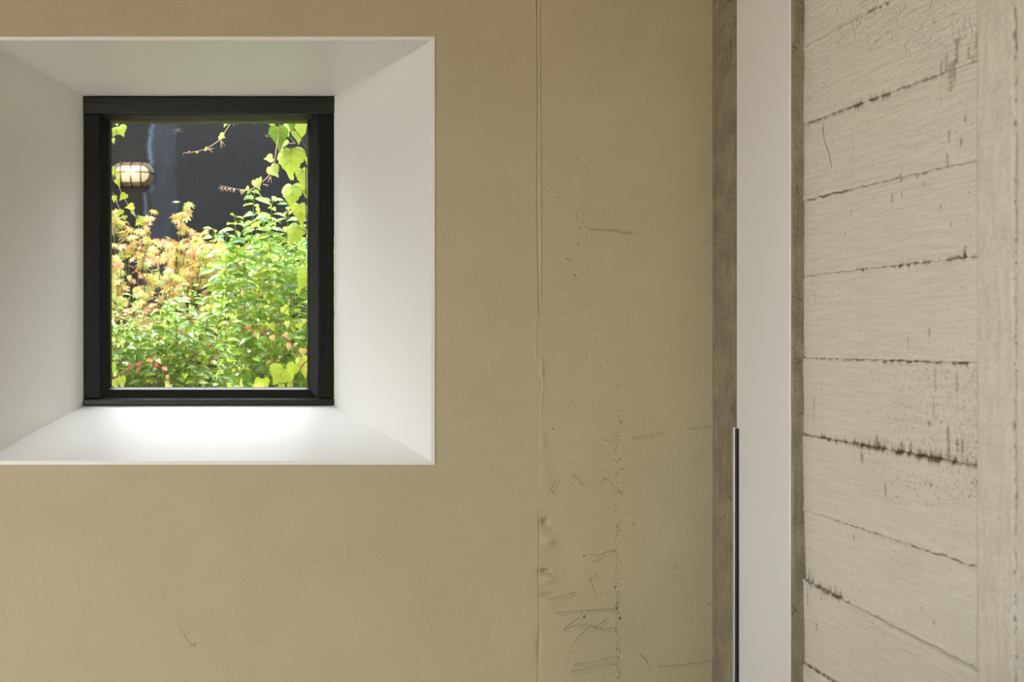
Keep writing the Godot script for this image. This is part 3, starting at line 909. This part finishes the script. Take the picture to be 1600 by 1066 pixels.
# ---------------------------------------------------------------- outside
func build_outside() -> void:
	var st := new_st()
	box(st, Vector3(-40, -0.3, -60), Vector3(40, -0.2, 60))
	var g := struct("ground", st, M.soil, "bare garden ground outside")
	g.name = "ground"
	st = new_st()
	box(st, Vector3(-14, -0.2, -1.9), Vector3(-2.6, -0.02, 14))  # added pale ground, bounces daylight through the openings into the room
	box(st, Vector3(-2.6, -0.2, 3.5), Vector3(6, -0.02, 14))
	struct("added_bounce_slab", st, M.bounce_paving, "added pale ground slab out of view that bounces daylight into the room")
	st = new_st()
	box(st, Vector3(-3.4, -0.2, -3.05), Vector3(2.4, -0.12, -DX))  # added reflector, sends daylight up onto the head of the reveal
	struct("added_bounce_strip", st, M.bounce_gravel, "added pale ground strip out of view that bounces daylight up to the reveal head")
	# dark wall on the right; left one added to dim the right cheek
	st = new_st()
	box(st, Vector3(2.4, -0.2, -5.25), Vector3(2.6, 4.3, -DX))
	struct("wall_wing", st, M.dark_plain, "dark painted wing of the house closing the garden court on the right")
	st = new_st()
	box(st, Vector3(-3.6, -0.2, -5.25), Vector3(-3.4, 4.3, -3.0))
	struct("wall_added_court", st, M.dark_plain, "added dark wall left of the garden court that dims the right cheek")
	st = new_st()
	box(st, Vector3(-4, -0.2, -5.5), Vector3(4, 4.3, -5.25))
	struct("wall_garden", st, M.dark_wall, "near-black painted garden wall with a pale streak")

func build_lamp() -> void:
	var c := at(205, 270, 5.2)
	c.z = -5.25
	var l := thing("bulkhead_lamp", "glowing caged bulkhead lamp on the dark garden wall", "lamp", c)
	var r := 0.072
	var half := 0.060
	var st := new_st()
	capsule(st, r * 1.06, half, 0.0, 0.012)
	put(st.commit(), "backplate", mat(Color(0.30, 0.25, 0.15), 0.4), l)
	var glow := mat(Color(0.55, 0.50, 0.38), 0.5)
	glow.emission_enabled = true
	glow.emission = Color(1.0, 0.95, 0.78)
	glow.emission_energy_multiplier = 0.16
	st = new_st()
	capsule(st, r * 0.70, half * 0.92, 0.012, 0.060)
	put(st.commit(), "diffuser", glow, l, "warm lit inner glass")
	var gl := mat(Color(0.80, 0.66, 0.36, 0.42), 0.3)
	gl.transparency = BaseMaterial3D.TRANSPARENCY_ALPHA
	gl.albedo_color = Color(0.26, 0.20, 0.09, 0.35)
	st = new_st()
	capsule(st, r, half, 0.012, 0.078)
	put(st.commit(), "glass_cover", gl, l)
	var metal := mat(Color(0.10, 0.07, 0.04), 0.5)
	metal.metallic = 0.3
	for x in [-0.062, 0.0, 0.062]:
		var pts := PackedVector3Array()
		for i in 17:
			var a := PI * i / 16.0
			pts.append(Vector3(x, cos(a) * (r + 0.004), 0.008 + sin(a) * 0.076))
		st = new_st()
		tube(st, pts, 0.0052, 0.0052, 6)
		put(st.commit(), "cage_hoop", metal, l)
	var bar := PackedVector3Array()
	for i in 25:
		var a := PI * i / 24.0
		bar.append(Vector3(-signf(cos(a)) * half * minf(1.0, absf(cos(a)) * 2.0) - cos(a) * (r + 0.004), 0, 0.008 + sin(a) * 0.077))
	st = new_st()
	tube(st, bar, 0.0052, 0.0052, 6)
	put(st.commit(), "cage_bar", metal, l)
	var o := OmniLight3D.new()
	o.name = "lamp_light"
	o.light_color = Color(1.0, 0.88, 0.62)
	o.light_energy = 0.02
	o.omni_range = 8.0
	o.omni_attenuation = 2.0
	o.light_size = 0.05
	o.shadow_enabled = true
	l.add_child(o)
	o.position = Vector3(0, 0, 0.10)

func capsule(st: SurfaceTool, r: float, half: float, z0: float, deep: float) -> void:   # a half capsule lying on the wall, bulging along +z
	var nu := 40
	var nv := 8
	var rows := []
	for j in nv + 1:
		var b := PI / 2 * j / nv
		var row := []
		for i in nu + 1:
			var a := TAU * i / nu
			var x := cos(a) * cos(b) * r + signf(cos(a)) * half * minf(1.0, absf(cos(a)) * 6.0) * (cos(b) if j == nv else 1.0) * (1.0 if j < nv else 0.0)
			if j == nv: x = signf(cos(a)) * half * minf(1.0, absf(cos(a)) * 6.0)
			var p := Vector3(x, sin(a) * cos(b) * r, z0 + sin(b) * deep)
			var n := Vector3(cos(a) * cos(b) / r, sin(a) * cos(b) / r, sin(b) / deep).normalized()
			row.append([p, n])
		rows.append(row)
	for j in nv:
		for i in nu:
			for q: Array in [rows[j][i], rows[j + 1][i + 1], rows[j][i + 1], rows[j][i], rows[j + 1][i], rows[j + 1][i + 1]]:
				st.set_normal(q[1])
				st.set_uv(Vector2.ZERO)
				st.add_vertex(q[0])
	# close the ridge between the two ends is part of the last row; back plate
	for i in nu:
		tri(st, Vector3(0, 0, z0), rows[0][i][0], rows[0][i + 1][0])

# ---------------------------------------------------------------- leaves
func long_leaf(width: float, droop: float, fold: float) -> ArrayMesh:   # base at the origin, tip at y = 1, facing +z
	var pos := PackedVector3Array()
	var uv := PackedVector2Array()
	var ts := [1.0, 0.88, 0.7, 0.5, 0.3, 0.12, 0.0]
	var ws := [0.01, 0.30, 0.72, 1.0, 0.92, 0.5, 0.03]
	for r in 7:
		var t: float = ts[r]
		for k in 3:
			var s := k - 1.0
			pos.append(Vector3(s * ws[r] * width / 2, t - droop * 0.25 * t * t, -droop * t * t + absf(s) * fold * ws[r] * width))
			uv.append(Vector2(k / 2.0, t))
	return grid_mesh(pos, uv, 7, 3)

func fan_leaf(outline: Array, mid: Vector2, dome: float, tipdrop: float) -> ArrayMesh:   # clockwise outline seen from +z
	var st := new_st()
	st.set_smooth_group(0)
	var n := outline.size()
	var z := func(p: Vector2) -> float:
		var q := p - mid
		return -dome * q.length_squared() + tipdrop * minf(0.0, q.y) * absf(q.y) - 0.10 * absf(q.x) * (1.0 - absf(q.x))
	for i in n:
		var a: Vector2 = outline[i]
		var b: Vector2 = outline[(i + 1) % n]
		var ha := mid.lerp(a, 0.55)
		var hb := mid.lerp(b, 0.55)
		for p: Vector2 in [mid, ha, hb, ha, a, b, ha, b, hb]:
			st.set_uv(p)
			st.add_vertex(Vector3(p.x, p.y, z.call(p)))
	st.index()
	st.generate_normals()
	return st.commit()

func heart_leaf(tooth: float, wide: float, tipdrop: float) -> ArrayMesh:
	var half := [[0.0, 0.0], [0.08, 0.09], [0.22, 0.15], [0.36, 0.11], [0.47, 0.0], [0.52, -0.14], [0.50 + tooth, -0.27], [0.455, -0.33], [0.44 + tooth, -0.42], [0.35, -0.49], [0.30 + tooth, -0.58], [0.21, -0.66], [0.14, -0.76], [0.07, -0.89]]
	var pts := []
	for p: Array in half: pts.append(Vector2(p[0] * wide, p[1]))
	pts.append(Vector2(0.02, -1.0))
	for i in range(half.size() - 1, 0, -1): pts.append(Vector2(-half[i][0] * wide * 0.97, half[i][1] - 0.015 * (i % 2)))
	return fan_leaf(pts, Vector2(0, -0.28), 0.18, tipdrop)

func maple_leaf() -> ArrayMesh:
	var pts := []
	# lobes at angles from straight up, clockwise; base at the bottom
	var lobes := [[-118, 0.55], [-72, 0.85], [-34, 0.98], [0, 1.0], [34, 0.98], [72, 0.85], [118, 0.55]]
	for i in lobes.size():
		var a := deg_to_rad(lobes[i][0])
		var r: float = lobes[i][1]
		var da := 0.20
		pts.append(Vector2(sin(a - da) * r * 0.58, cos(a - da) * r * 0.58))
		pts.append(Vector2(sin(a) * r, cos(a) * r))
		pts.append(Vector2(sin(a + da) * r * 0.58, cos(a + da) * r * 0.58))
		if i < lobes.size() - 1:
			var b := deg_to_rad((lobes[i][0] + lobes[i + 1][0]) / 2.0)
			pts.append(Vector2(sin(b), cos(b)) * 0.36)
	pts.append(Vector2(0, -0.06))
	return fan_leaf(pts, Vector2(0, 0.05), 0.22, 0.0)

# leaves of one plant: the nearest ones as parts, the rest as one part of kind "stuff"
func hang_leaves(plant: Node3D, leaves: Array, most: int) -> void:
	for l: Array in leaves:
		var p: Vector3 = l[2].origin
		var d := -p.z
		var px := CX + p.x / d * F
		var py := CY - (p.y - EYE) / d * F
		var inside := px > 160 and px < 492 and py > 180 and py < 616
		l.append(d if inside else d + 100.0)
	leaves.sort_custom(func(a: Array, b: Array) -> bool: return a[3] < b[3])
	var rest := {}
	for i in leaves.size():
		var l: Array = leaves[i]
		if i < most:
			var o := put(l[0], "leaf", l[1], plant)
			o.transform = l[2]
		else:
			if not rest.has(l[1]): rest[l[1]] = new_st()
			rest[l[1]].append_from(l[0], 0, l[2])
	if rest:
		var m := ArrayMesh.new()
		for k: Material in rest:
			var st: SurfaceTool = rest[k]
			st.set_material(k)
			st.commit(m)
		var o := put(m, "foliage", null, plant)
		o.set_meta("kind", "stuff")

func facing(dir: Vector3, up_hint: Vector3, size: float) -> Basis:   # local y along dir, local z as near up_hint as can be
	var y := dir.normalized()
	var x := y.cross(up_hint)
	if x.length() < 0.01: x = y.cross(Vector3.RIGHT)
	x = x.normalized()
	var z := x.cross(y)
	return Basis(x, y, z) * Basis.from_scale(Vector3.ONE * size)

func rv(s: float) -> Vector3:
	return Vector3(rng.randf_range(-s, s), rng.randf_range(-s, s), rng.randf_range(-s, s))

func build_maple() -> void:
	var meshes := [maple_leaf()]
	var root := Vector3(-0.62, -0.2, -4.35)
	var p := thing("maple_shrub", "golden yellow maple shrub in front of the dark garden wall", "shrub", Vector3.ZERO)
	var leaves := []
	# tips of its branches: picture place and depth
	var tips := []
	for a: Array in [[178, 345], [185, 360], [232, 345], [200, 372], [222, 372], [215, 395], [196, 398], [240, 392], [283, 338], [287, 352], [292, 372], [310, 378], [300, 392], [276, 398], [340, 398], [360, 402], [262, 405]]:
		tips.append([a[0], a[1], rng.randf_range(3.9, 4.4), 0.30])
	for i in 125:
		var px := rng.randf_range(90, 440)
		var top := 405.0 if px < 260 else 396.0
		tips.append([px, rng.randf_range(top, 560.0), rng.randf_range(3.7, 4.7), 1.0])
	for a: Array in tips:
		var tip := at(a[0], a[1], a[2])
		var knee := root.lerp(tip, 0.45) + Vector3(0, 0.25, 0) + rv(0.05)
		var path := smooth_path([root + rv(0.04) * Vector3(1, 0, 1), knee, tip - Vector3(0, 0.03, 0), tip], 6)
		var st := new_st()
		tube(st, path, 0.0045, 0.0009, 5)
		put(st.commit(), "branch", M.bark, p)
		var len := 0.0
		var n := 9 if a[3] < 0.5 else 16
		for i in n:
			var t := 1.0 - pow(float(i) / n, 1.0) * (0.16 if a[3] < 0.5 else 0.30)
			var q: Vector3 = path[clampi(int(t * (path.size() - 1)), 0, path.size() - 1)] + rv(0.05 if a[3] > 0.5 else 0.032)
			var dir := Vector3(rng.randf_range(-1, 1), rng.randf_range(-1.0, 0.25), rng.randf_range(-0.3, 0.9))
			var size := rng.randf_range(0.030, 0.046)
			leaves.append([meshes[0], M.maple[[0, 0, 1, 1, 2, 3, 3, 4][rng.randi() % 8]], Transform3D(facing(dir, Vector3(0, 0.9, 0.8) + rv(0.6), size), q)])
	hang_leaves(p, leaves, 300)

func shoot(p: Node3D, leaves: Array, meshes: Array, root: Vector3, tip: Vector3, leafy: float, size: float, shown: bool) -> void:
	var knee := root.lerp(tip, 0.6) + Vector3(0, 0.12, 0) + rv(0.06)
	var path := smooth_path([root, knee, tip - Vector3(0, 0.05, 0) + rv(0.02), tip], 8)
	var st := new_st()
	tube(st, path, 0.0020, 0.0007, 5)
	put(st.commit(), "stem", M.twig if shown else M.green_stem, p)
	var total := 0.0
	for i in path.size() - 1: total += path[i].distance_to(path[i + 1])
	var s := 0.0
	var turn := rng.randf_range(0, TAU)
	while s < leafy:
		# place at distance s back from the tip
		var left := s
		var q := path[path.size() - 1]
		var along := Vector3.UP
		for i in range(path.size() - 1, 0, -1):
			var l := path[i].distance_to(path[i - 1])
			if left <= l:
				q = path[i].lerp(path[i - 1], left / l)
				along = (path[i] - path[i - 1]).normalized()
				break
			left -= l
		var sz := size * clampf(0.45 + s / 0.12, 0.45, 1.0) * rng.randf_range(0.8, 1.15)
		for k in 2:
			var a := turn + PI * k + rng.randf_range(-0.35, 0.35)
			var side := Vector3(cos(a), 0.0, sin(a))
			var dir := side + along * 0.45 + Vector3(0, -0.10 - 0.35 * minf(1.0, s / 0.1), 0) + rv(0.22)
			leaves.append([meshes[rng.randi() % meshes.size()], M.green[[0, 0, 1, 1, 2, 3, 0, 2][rng.randi() % 8]], Transform3D(facing(dir, Vector3(0, 0.8, 0.75) + rv(0.55), sz), q + side * 0.004)])
		turn += PI / 2 + rng.randf_range(-0.2, 0.2)
		s += rng.randf_range(0.020, 0.032)

func build_shrubs() -> void:
	var meshes := [long_leaf(0.38, 0.34, 0.16), long_leaf(0.34, 0.50, 0.12), long_leaf(0.42, 0.22, 0.22)]
	# the tall one on the right
	var p := thing("green_shrub", "tall bright green leafy shrub behind the hanging vine leaves", "shrub", Vector3.ZERO, "green shrubs outside the window")
	var leaves := []
	for a: Array in [[391, 306, 3.05], [432, 313, 3.1], [372, 345, 3.05], [350, 365, 3.1], [405, 332, 3.15], [448, 330, 3.15], [470, 335, 3.05], [338, 366, 3.2], [360, 388, 3.05], [420, 350, 3.02], [345, 392, 3.15], [385, 372, 3.02]]:
		shoot(p, leaves, meshes, Vector3(rng.randf_range(-0.12, 0.06), -0.2, rng.randf_range(-3.4, -3.15)), at(a[0], a[1], a[2]), 0.34, 0.062, false)
	for i in 140:
		var px := rng.randf_range(345, 565)
		var top := 345.0 if px > 380 else 385.0
		shoot(p, leaves, meshes, Vector3(rng.randf_range(-0.15, 0.15), -0.2, rng.randf_range(-3.5, -3.15)), at(px, rng.randf_range(top, 625.0), rng.randf_range(3.0, 3.6)), 0.22, 0.062, i % 9 == 0)
	hang_leaves(p, leaves, 300)
	# the lower one on the left
	p = thing("green_shrub", "low bright green shrub in front of the golden maple", "shrub", Vector3.ZERO, "green shrubs outside the window")
	leaves = []
	for i in 155:
		var px := rng.randf_range(60, 352)
		var top := 468.0 - 22.0 * sin((px - 150.0) / 60.0)
		shoot(p, leaves, meshes, Vector3(rng.randf_range(-0.65, -0.2), -0.2, rng.randf_range(-2.8, -2.62)), at(px, lerpf(top, 640.0, rng.randf()), rng.randf_range(2.58, 2.84)), 0.18, 0.049, i % 11 == 0)
	hang_leaves(p, leaves, 300)

# ---------------------------------------------------------------- vines
var heart := []
var heart_veins := []

func vine_leaf(v: Node3D, px: float, py: float, w: float, h: float, tip: float, d: float, m: Material, tilt := 25.0, yaw := 0.0) -> void:
	# (px, py): middle of the leaf; tip: where it points, 0 down, 90 right, in degrees
	var c := at(px, py, d)
	var sy := h * d / F / 1.15 / cos(deg_to_rad(tilt))
	var sx := w * d / F / 1.02 / cos(deg_to_rad(yaw))
	var b := Basis(Vector3.BACK, deg_to_rad(tip)) * Basis(Vector3.RIGHT, deg_to_rad(-tilt)) * Basis(Vector3.UP, deg_to_rad(yaw)) * Basis.from_scale(Vector3(sx, sy, (sx + sy) / 2))
	var kind := rng.randi() % heart.size()
	var o := put(heart[kind], "leaf", m, v)
	if h > 24.0: put(heart_veins[kind], "veins", M.vein, o)
	o.transform = Transform3D(b, c + b * Vector3(0, 0.42, 0))

func leaf_veins(tipdrop: float) -> ArrayMesh:
	var z := func(p: Vector2) -> float:
		var q := p - Vector2(0, -0.28)
		return -0.18 * q.length_squared() + tipdrop * minf(0.0, q.y) * absf(q.y) - 0.10 * absf(q.x) * (1.0 - absf(q.x)) + 0.004
	var st := new_st()
	for l: Array in [[0, 0, 0, -0.94], [0, -0.03, 0.42, -0.02], [0, -0.03, -0.42, -0.02], [0, -0.06, 0.42, -0.30], [0, -0.06, -0.42, -0.30], [0, -0.36, 0.26, -0.56], [0, -0.36, -0.26, -0.56]]:
		var pts := PackedVector3Array()
		for i in 7:
			var p := Vector2(l[0], l[1]).lerp(Vector2(l[2], l[3]), i / 6.0)
			pts.append(Vector3(p.x, p.y, z.call(p)))
		tube(st, pts, 0.011, 0.004, 4)
	return st.commit()

func vine_stem(v: Node3D, pts: Array, r0: float, r1: float, m: Material) -> void:
	var q := []
	for p: Array in pts: q.append(at(p[0], p[1], p[2]))
	var st := new_st()
	tube(st, smooth_path(q, 6), r0 * 1.1, r1 * 1.1, 6)
	put(st.commit(), "stem", m, v)

func tendril(v: Node3D, px: float, py: float, d: float, dx: float, dy: float, m: Material) -> void:
	for k in 3:
		var a := rng.randf_range(-0.7, 0.7)
		var e := Vector2(dx, dy).rotated(a)
		var st := new_st()
		tube(st, smooth_path([at(px, py, d), at(px + e.x * 0.6, py + e.y * 0.5, d - 0.005), at(px + e.x, py + e.y, d - 0.004)], 4), 0.0012, 0.0007, 5)
		put(st.commit(), "tendril", m, v)

func build_vines() -> void:
	heart = [heart_leaf(0.03, 1.0, 0.25), heart_leaf(0.02, 0.95, 0.4), heart_leaf(0.045, 1.05, 0.15)]
	for drop in [0.25, 0.4, 0.15]: heart_veins.append(leaf_veins(drop))
	var grp := "climbing vine strands outside the glass"
	# 1: curtain of large leaves on the right
	var v := thing("climbing_vine", "curtain of large lime green heart-shaped vine leaves along the right frame", "vine", Vector3.ZERO, grp)
	var d := 2.32
	vine_stem(v, [[528, 170, 2.214], [484, 190, 2.29], [479, 230, d], [478, 300, d], [479, 350, d], [482, 378, d], [528, 396, 2.214]], 0.0018, 0.0014, M.vine_dark)
	vine_stem(v, [[452, 152, 2.214], [458, 196, d], [470, 215, d + 0.01], [478, 232, d]], 0.0013, 0.0012, M.vine_dark)
	for a: Array in [[436, 212, 33, 44, 4, M.vine_deep, 30], [470, 202, 26, 42, -10, M.vine_leaf, 25], [456, 196, 13, 26, 0, M.vine_deep, 20], [463, 212, 12, 22, 15, M.vine_leaf, 30], [454, 252, 44, 54, -4, M.vine_leaf, 22], [475, 279, 25, 44, 8, M.vine_leaf, 28], [456, 304, 35, 44, -4, M.vine_leaf, 30], [470, 333, 28, 40, 6, M.vine_lime, 30], [460, 365, 30, 42, -24, M.vine_leaf, 30], [425, 190, 20, 18, 14, M.vine_lime, 25], [449, 202, 10, 26, 8, M.vine_pale, 20], [443, 224, 15, 18, -20, M.vine_pale, 25], [480, 250, 9, 12, 0, M.vine_lime, 20], [457, 278, 6, 9, 20, M.vine_pale, 10], [478, 302, 10, 20, 0, M.vine_lime, 20]]:
		vine_leaf(v, a[0], a[1], a[2], a[3], a[4], d + rng.randf_range(-0.02, 0.05), a[5], a[6], rng.randf_range(-14, 14))
	for a: Array in [[471, 234, 452, 232], [478, 302, 460, 291], [478, 365, 466, 355], [478, 320, 470, 318]]:
		vine_stem(v, [[a[0] + 6, a[1] + 4, d], [(a[0] + a[2]) / 2.0, (a[1] + a[3]) / 2.0 - 1, d - 0.02], [a[2], a[3], d - 0.01]], 0.0008, 0.0008, M.vine_red if a[0] == 471 else M.vine_dark)
	tendril(v, 462, 224, d, -12, -3, M.vine_stem)
	tendril(v, 420, 214, d, -4, -4, M.vine_stem)
	# 2: pale strand hanging from it
	v = thing("climbing_vine", "thin vine strand with small pale leaves reaching left below the large leaves", "vine", Vector3.ZERO, grp)
	d = 2.30
	vine_stem(v, [[440, 152, 2.214], [436, 205, d], [431, 238, d], [427, 262, d], [419, 276, d], [406, 287, d], [390, 297, d], [372, 296, d], [352, 292, d], [343, 290, d]], 0.0014, 0.0007, M.vine_stem)
	for a: Array in [[420, 247, 14, 15, -78, M.vine_pale, 15], [428, 267, 20, 24, 32, M.vine_pale, 20], [402, 288, 14, 21, 24, M.vine_pale, 20], [407, 279, 6, 9, 160, M.vine_pale, 10], [378, 300, 6, 9, -10, M.vine_pale, 20], [387, 294, 8, 6, 60, M.vine_pale, 20]]:
		vine_leaf(v, a[0], a[1], a[2], a[3], a[4], d - 0.006, a[5], a[6], rng.randf_range(-10, 10))
	tendril(v, 411, 288, d, 8, 4, M.vine_stem)
	tendril(v, 423, 276, d, 2, 10, M.vine_stem)
	for x: float in [348.0, 352, 360, 366, 381, 384]: tendril(v, x, 293.0 + (x - 348) * 0.1, d, rng.randf_range(-5, 3), 6, M.vine_stem)
	# 3: strand from the top
	v = thing("climbing_vine", "reddish vine tip with tiny leaves dangling from the top before the dark wall", "vine", Vector3.ZERO, grp)
	d = 2.30
	vine_stem(v, [[374, 152, 2.214], [363, 186, d], [352, 206, d], [344, 218, d], [330, 228, d], [318, 234, d], [300, 238, d], [289, 239, d], [286, 241, d]], 0.0013, 0.0007, M.vine_stem)
	for a: Array in [[352, 194, 7, 11, -20, M.vine_pale, 20], [347, 213, 12, 11, 62, M.vine_pale, 20], [322, 233, 8, 5, 60, M.vine_pale, 10], [308, 238, 5, 4, 0, M.vine_pale, 10], [374, 190, 12, 7, 40, M.vine_pale, 20], [296, 238, 6, 3, -60, M.vine_orange, 10]]:
		vine_leaf(v, a[0], a[1], a[2], a[3], a[4], d - 0.005, a[5], a[6])
	tendril(v, 345, 219, d, 1, 12, M.vine_stem)
	tendril(v, 325, 233, d, 8, 5, M.vine_stem)
	tendril(v, 365, 189, d, 4, 7, M.vine_stem)
	tendril(v, 300, 238, d, -4, 4, M.vine_red)
	tendril(v, 397, 186, d, 3, 8, M.vine_stem)
	# 4: top left
	v = thing("climbing_vine", "single rounded green vine leaf in the upper left corner of the glass", "vine", Vector3.ZERO, grp)
	vine_stem(v, [[150, 152, 2.214], [176, 190, 2.30], [184, 197, 2.31]], 0.0010, 0.0009, M.vine_stem)
	for a: Array in [[189, 204, 20, 21, 25, M.vine_leaf, 22], [180, 206, 14, 16, -25, M.vine_leaf, 22], [183, 193, 7, 8, 0, M.vine_pale, 15], [177, 220, 6, 12, 10, M.vine_leaf, 20]]:
		vine_leaf(v, a[0], a[1], a[2], a[3], a[4], 2.31, a[5], a[6])
	# 5: left strands
	v = thing("climbing_vine", "two thin vine strands with small lime leaves hanging beside the caged lamp", "vine", Vector3.ZERO, grp)
	d = 2.31
	vine_stem(v, [[131, 215, 2.214], [174, 258, d], [186, 292, d], [200, 320, d], [212, 338, d], [217, 358, d], [219, 382, d], [226, 410, d], [238, 425, d], [253, 431, d]], 0.0011, 0.0007, M.vine_stem)
	vine_stem(v, [[131, 260, 2.214], [177, 303, d], [183, 318, d], [192, 335, d], [202, 352, d], [213, 358, d], [228, 353, d], [238, 346, d], [244, 341, d]], 0.0010, 0.0006, M.vine_stem)
	vine_stem(v, [[131, 408, 2.214], [182, 383, d], [190, 376, d], [200, 362, d]], 0.0009, 0.0006, M.vine_stem)
	vine_stem(v, [[131, 366, 2.214], [180, 386, d], [192, 396, d]], 0.0009, 0.0006, M.vine_stem)
	for a: Array in [[176, 267, 9, 17, 10, M.vine_lime, 20], [183, 272, 7, 11, 0, M.vine_lime, 15], [184, 285, 9, 14, 25, M.vine_lime, 20], [192, 307, 13, 15, -40, M.vine_lime, 20], [203, 323, 12, 14, -75, M.vine_lime, 20], [216, 347, 11, 13, -35, M.vine_lime, 20], [178, 310, 10, 11, 0, M.vine_lime, 20], [188, 332, 9, 12, -25, M.vine_lime, 20], [194, 340, 10, 8, 0, M.vine_lime, 20], [208, 333, 6, 11, 30, M.vine_pale, 10], [223, 399, 8, 6, 50, M.vine_pale, 10], [246, 428, 8, 7, 20, M.vine_pale, 10], [258, 428, 8, 6, -20, M.vine_pale, 10], [234, 351, 4, 6, -30, M.vine_pale, 10]]:
		vine_leaf(v, a[0], a[1], a[2], a[3], a[4], d - 0.006, a[5], a[6], rng.randf_range(-10, 10))
	tendril(v, 190, 376, d, 7, -3, M.vine_stem)
	# 6: lower left
	v = thing("climbing_vine", "rust red vine shoot arching over the lower left corner of the glass", "vine", Vector3.ZERO, grp)
	d = 2.33
	vine_stem(v, [[131, 612, 2.214], [175, 591, d], [200, 577, d], [216, 568, d], [232, 565, d], [245, 570, d], [257, 581, d], [265, 597, d], [269, 612, 2.30]], 0.0012, 0.0011, M.vine_red)
	vine_stem(v, [[131, 445, 2.214], [173, 468, d], [186, 484, d], [195, 495, d], [205, 510, d], [214, 512, d]], 0.0010, 0.0007, M.vine_dark)
	vine_stem(v, [[131, 496, 2.214], [174, 516, d], [186, 535, d], [193, 552, d], [203, 569, d]], 0.0010, 0.0007, M.vine_dark)
	vine_stem(v, [[131, 516, 2.214], [173, 539, d], [187, 556, d], [201, 568, d]], 0.0010, 0.0007, M.vine_dark)
	vine_stem(v, [[172, 586, d], [182, 594, d], [191, 607, 2.30]], 0.0010, 0.0009, M.vine_dark)
	for a: Array in [[203, 573, 10, 6, -60, M.vine_rust, 20], [217, 570, 8, 8, 30, M.vine_rust, 20], [215, 578, 5, 10, -30, M.vine_rust, 20], [234, 562, 10, 8, 160, M.vine_rust, 20], [243, 572, 9, 8, 20, M.vine_rust, 20], [258, 575, 9, 8, 150, M.vine_rust, 20], [262, 590, 6, 9, 10, M.vine_orange, 20], [262, 602, 15, 10, -40, M.vine_pale, 20], [177, 575, 9, 20, 10, M.vine_lime, 20], [180, 600, 14, 18, 20, M.vine_lime, 20], [190, 597, 15, 20, 10, M.vine_lime, 20],
			[178, 462, 9, 9, 20, M.vine_pale, 10], [186, 470, 9, 9, 50, M.vine_pale, 10], [195, 476, 8, 8, 20, M.vine_pale, 10], [208, 484, 10, 6, 70, M.vine_pale, 10], [216, 505, 8, 7, 20, M.vine_orange, 10], [207, 508, 10, 7, 60, M.vine_pale, 10], [225, 506, 8, 6, -50, M.vine_rust, 10], [180, 435, 9, 12, 0, M.vine_pale, 15], [202, 435, 8, 11, 5, M.vine_pale, 15], [187, 532, 7, 10, 10, M.vine_lime, 15]]:
		vine_leaf(v, a[0], a[1], a[2], a[3], a[4], d - 0.006, a[5], a[6], rng.randf_range(-12, 12))
	# 7: lower right
	v = thing("climbing_vine", "vine sprays with yellow and orange leaves crossing the lower right corner of the glass", "vine", Vector3.ZERO, grp)
	d = 2.34
	vine_stem(v, [[345, 500, d], [365, 505, d], [385, 513, d], [412, 521, d], [440, 525, d], [455, 538, d], [469, 562, d], [481, 582, 2.29], [528, 606, 2.214]], 0.0008, 0.0014, M.vine_red)
	vine_stem(v, [[413, 521, d], [430, 503, d], [450, 480, d], [472, 452, d], [528, 428, 2.214]], 0.0009, 0.0013, M.vine_dark)
	vine_stem(v, [[448, 614, 2.28], [458, 594, d], [466, 582, d], [482, 562, 2.29], [528, 540, 2.214]], 0.0013, 0.0014, M.vine_dark)
	for a: Array in [[388, 513, 7, 8, 40, M.vine_rust, 15], [399, 523, 7, 9, 40, M.vine_orange, 15], [426, 528, 10, 10, 30, M.vine_orange, 20], [447, 525, 11, 11, 40, M.vine_orange, 20], [451, 542, 8, 14, -5, M.vine_orange, 20], [446, 485, 14, 17, 30, M.vine_lime, 20], [425, 511, 12, 14, 20, M.vine_lime, 20], [449, 507, 8, 13, 5, M.vine_pale, 20], [468, 510, 12, 12, 15, M.vine_lime, 20], [475, 502, 9, 9, 0, M.vine_pale, 20], [473, 550, 12, 13, 0, M.vine_orange, 20], [467, 563, 8, 10, 0, M.vine_pale, 20], [437, 586, 40, 32, -35, M.vine_leaf, 30], [458, 577, 22, 24, -15, M.vine_lime, 25], [474, 572, 22, 34, 10, M.vine_lime, 30], [403, 600, 20, 16, -60, M.vine_lime, 20], [415, 599, 16, 18, 20, M.vine_lime, 20], [358, 605, 12, 9, -60, M.vine_lime, 20], [377, 603, 20, 6, 85, M.vine_pale, 15], [440, 605, 12, 10, 0, M.vine_lime, 20], [453, 604, 9, 12, 0, M.vine_lime, 20], [466, 456, 9, 12, 10, M.vine_lime, 20], [477, 436, 34, 44, -28, M.vine_leaf, 30]]:
		vine_leaf(v, a[0], a[1], a[2], a[3], a[4], d - 0.004 + rng.randf_range(0, 0.02), a[5], a[6], rng.randf_range(-12, 12))

func build_small_things() -> void:
	# a wisp of fluff caught on the outside of the glass
	var c := at(277, 203, 2.182)
	var f := thing("fluff_tuft", "tiny pale tuft of fluff stuck on the window glass", "fluff", c)
	var m := mat(Color(0.75, 0.72, 0.66), 0.9)
	var st := new_st()
	for i in 26:
		var a := rv(0.006) * Vector3(1, 0.7, 0.1)
		tube(st, smooth_path([a, a + rv(0.006) * Vector3(1, 1, 0.1), a + rv(0.011) * Vector3(1, 1, 0.1)], 3), 0.0002, 0.00012, 4)
	var o := put(st.commit(), "fibres", m, f)
	o.set_meta("kind", "stuff")
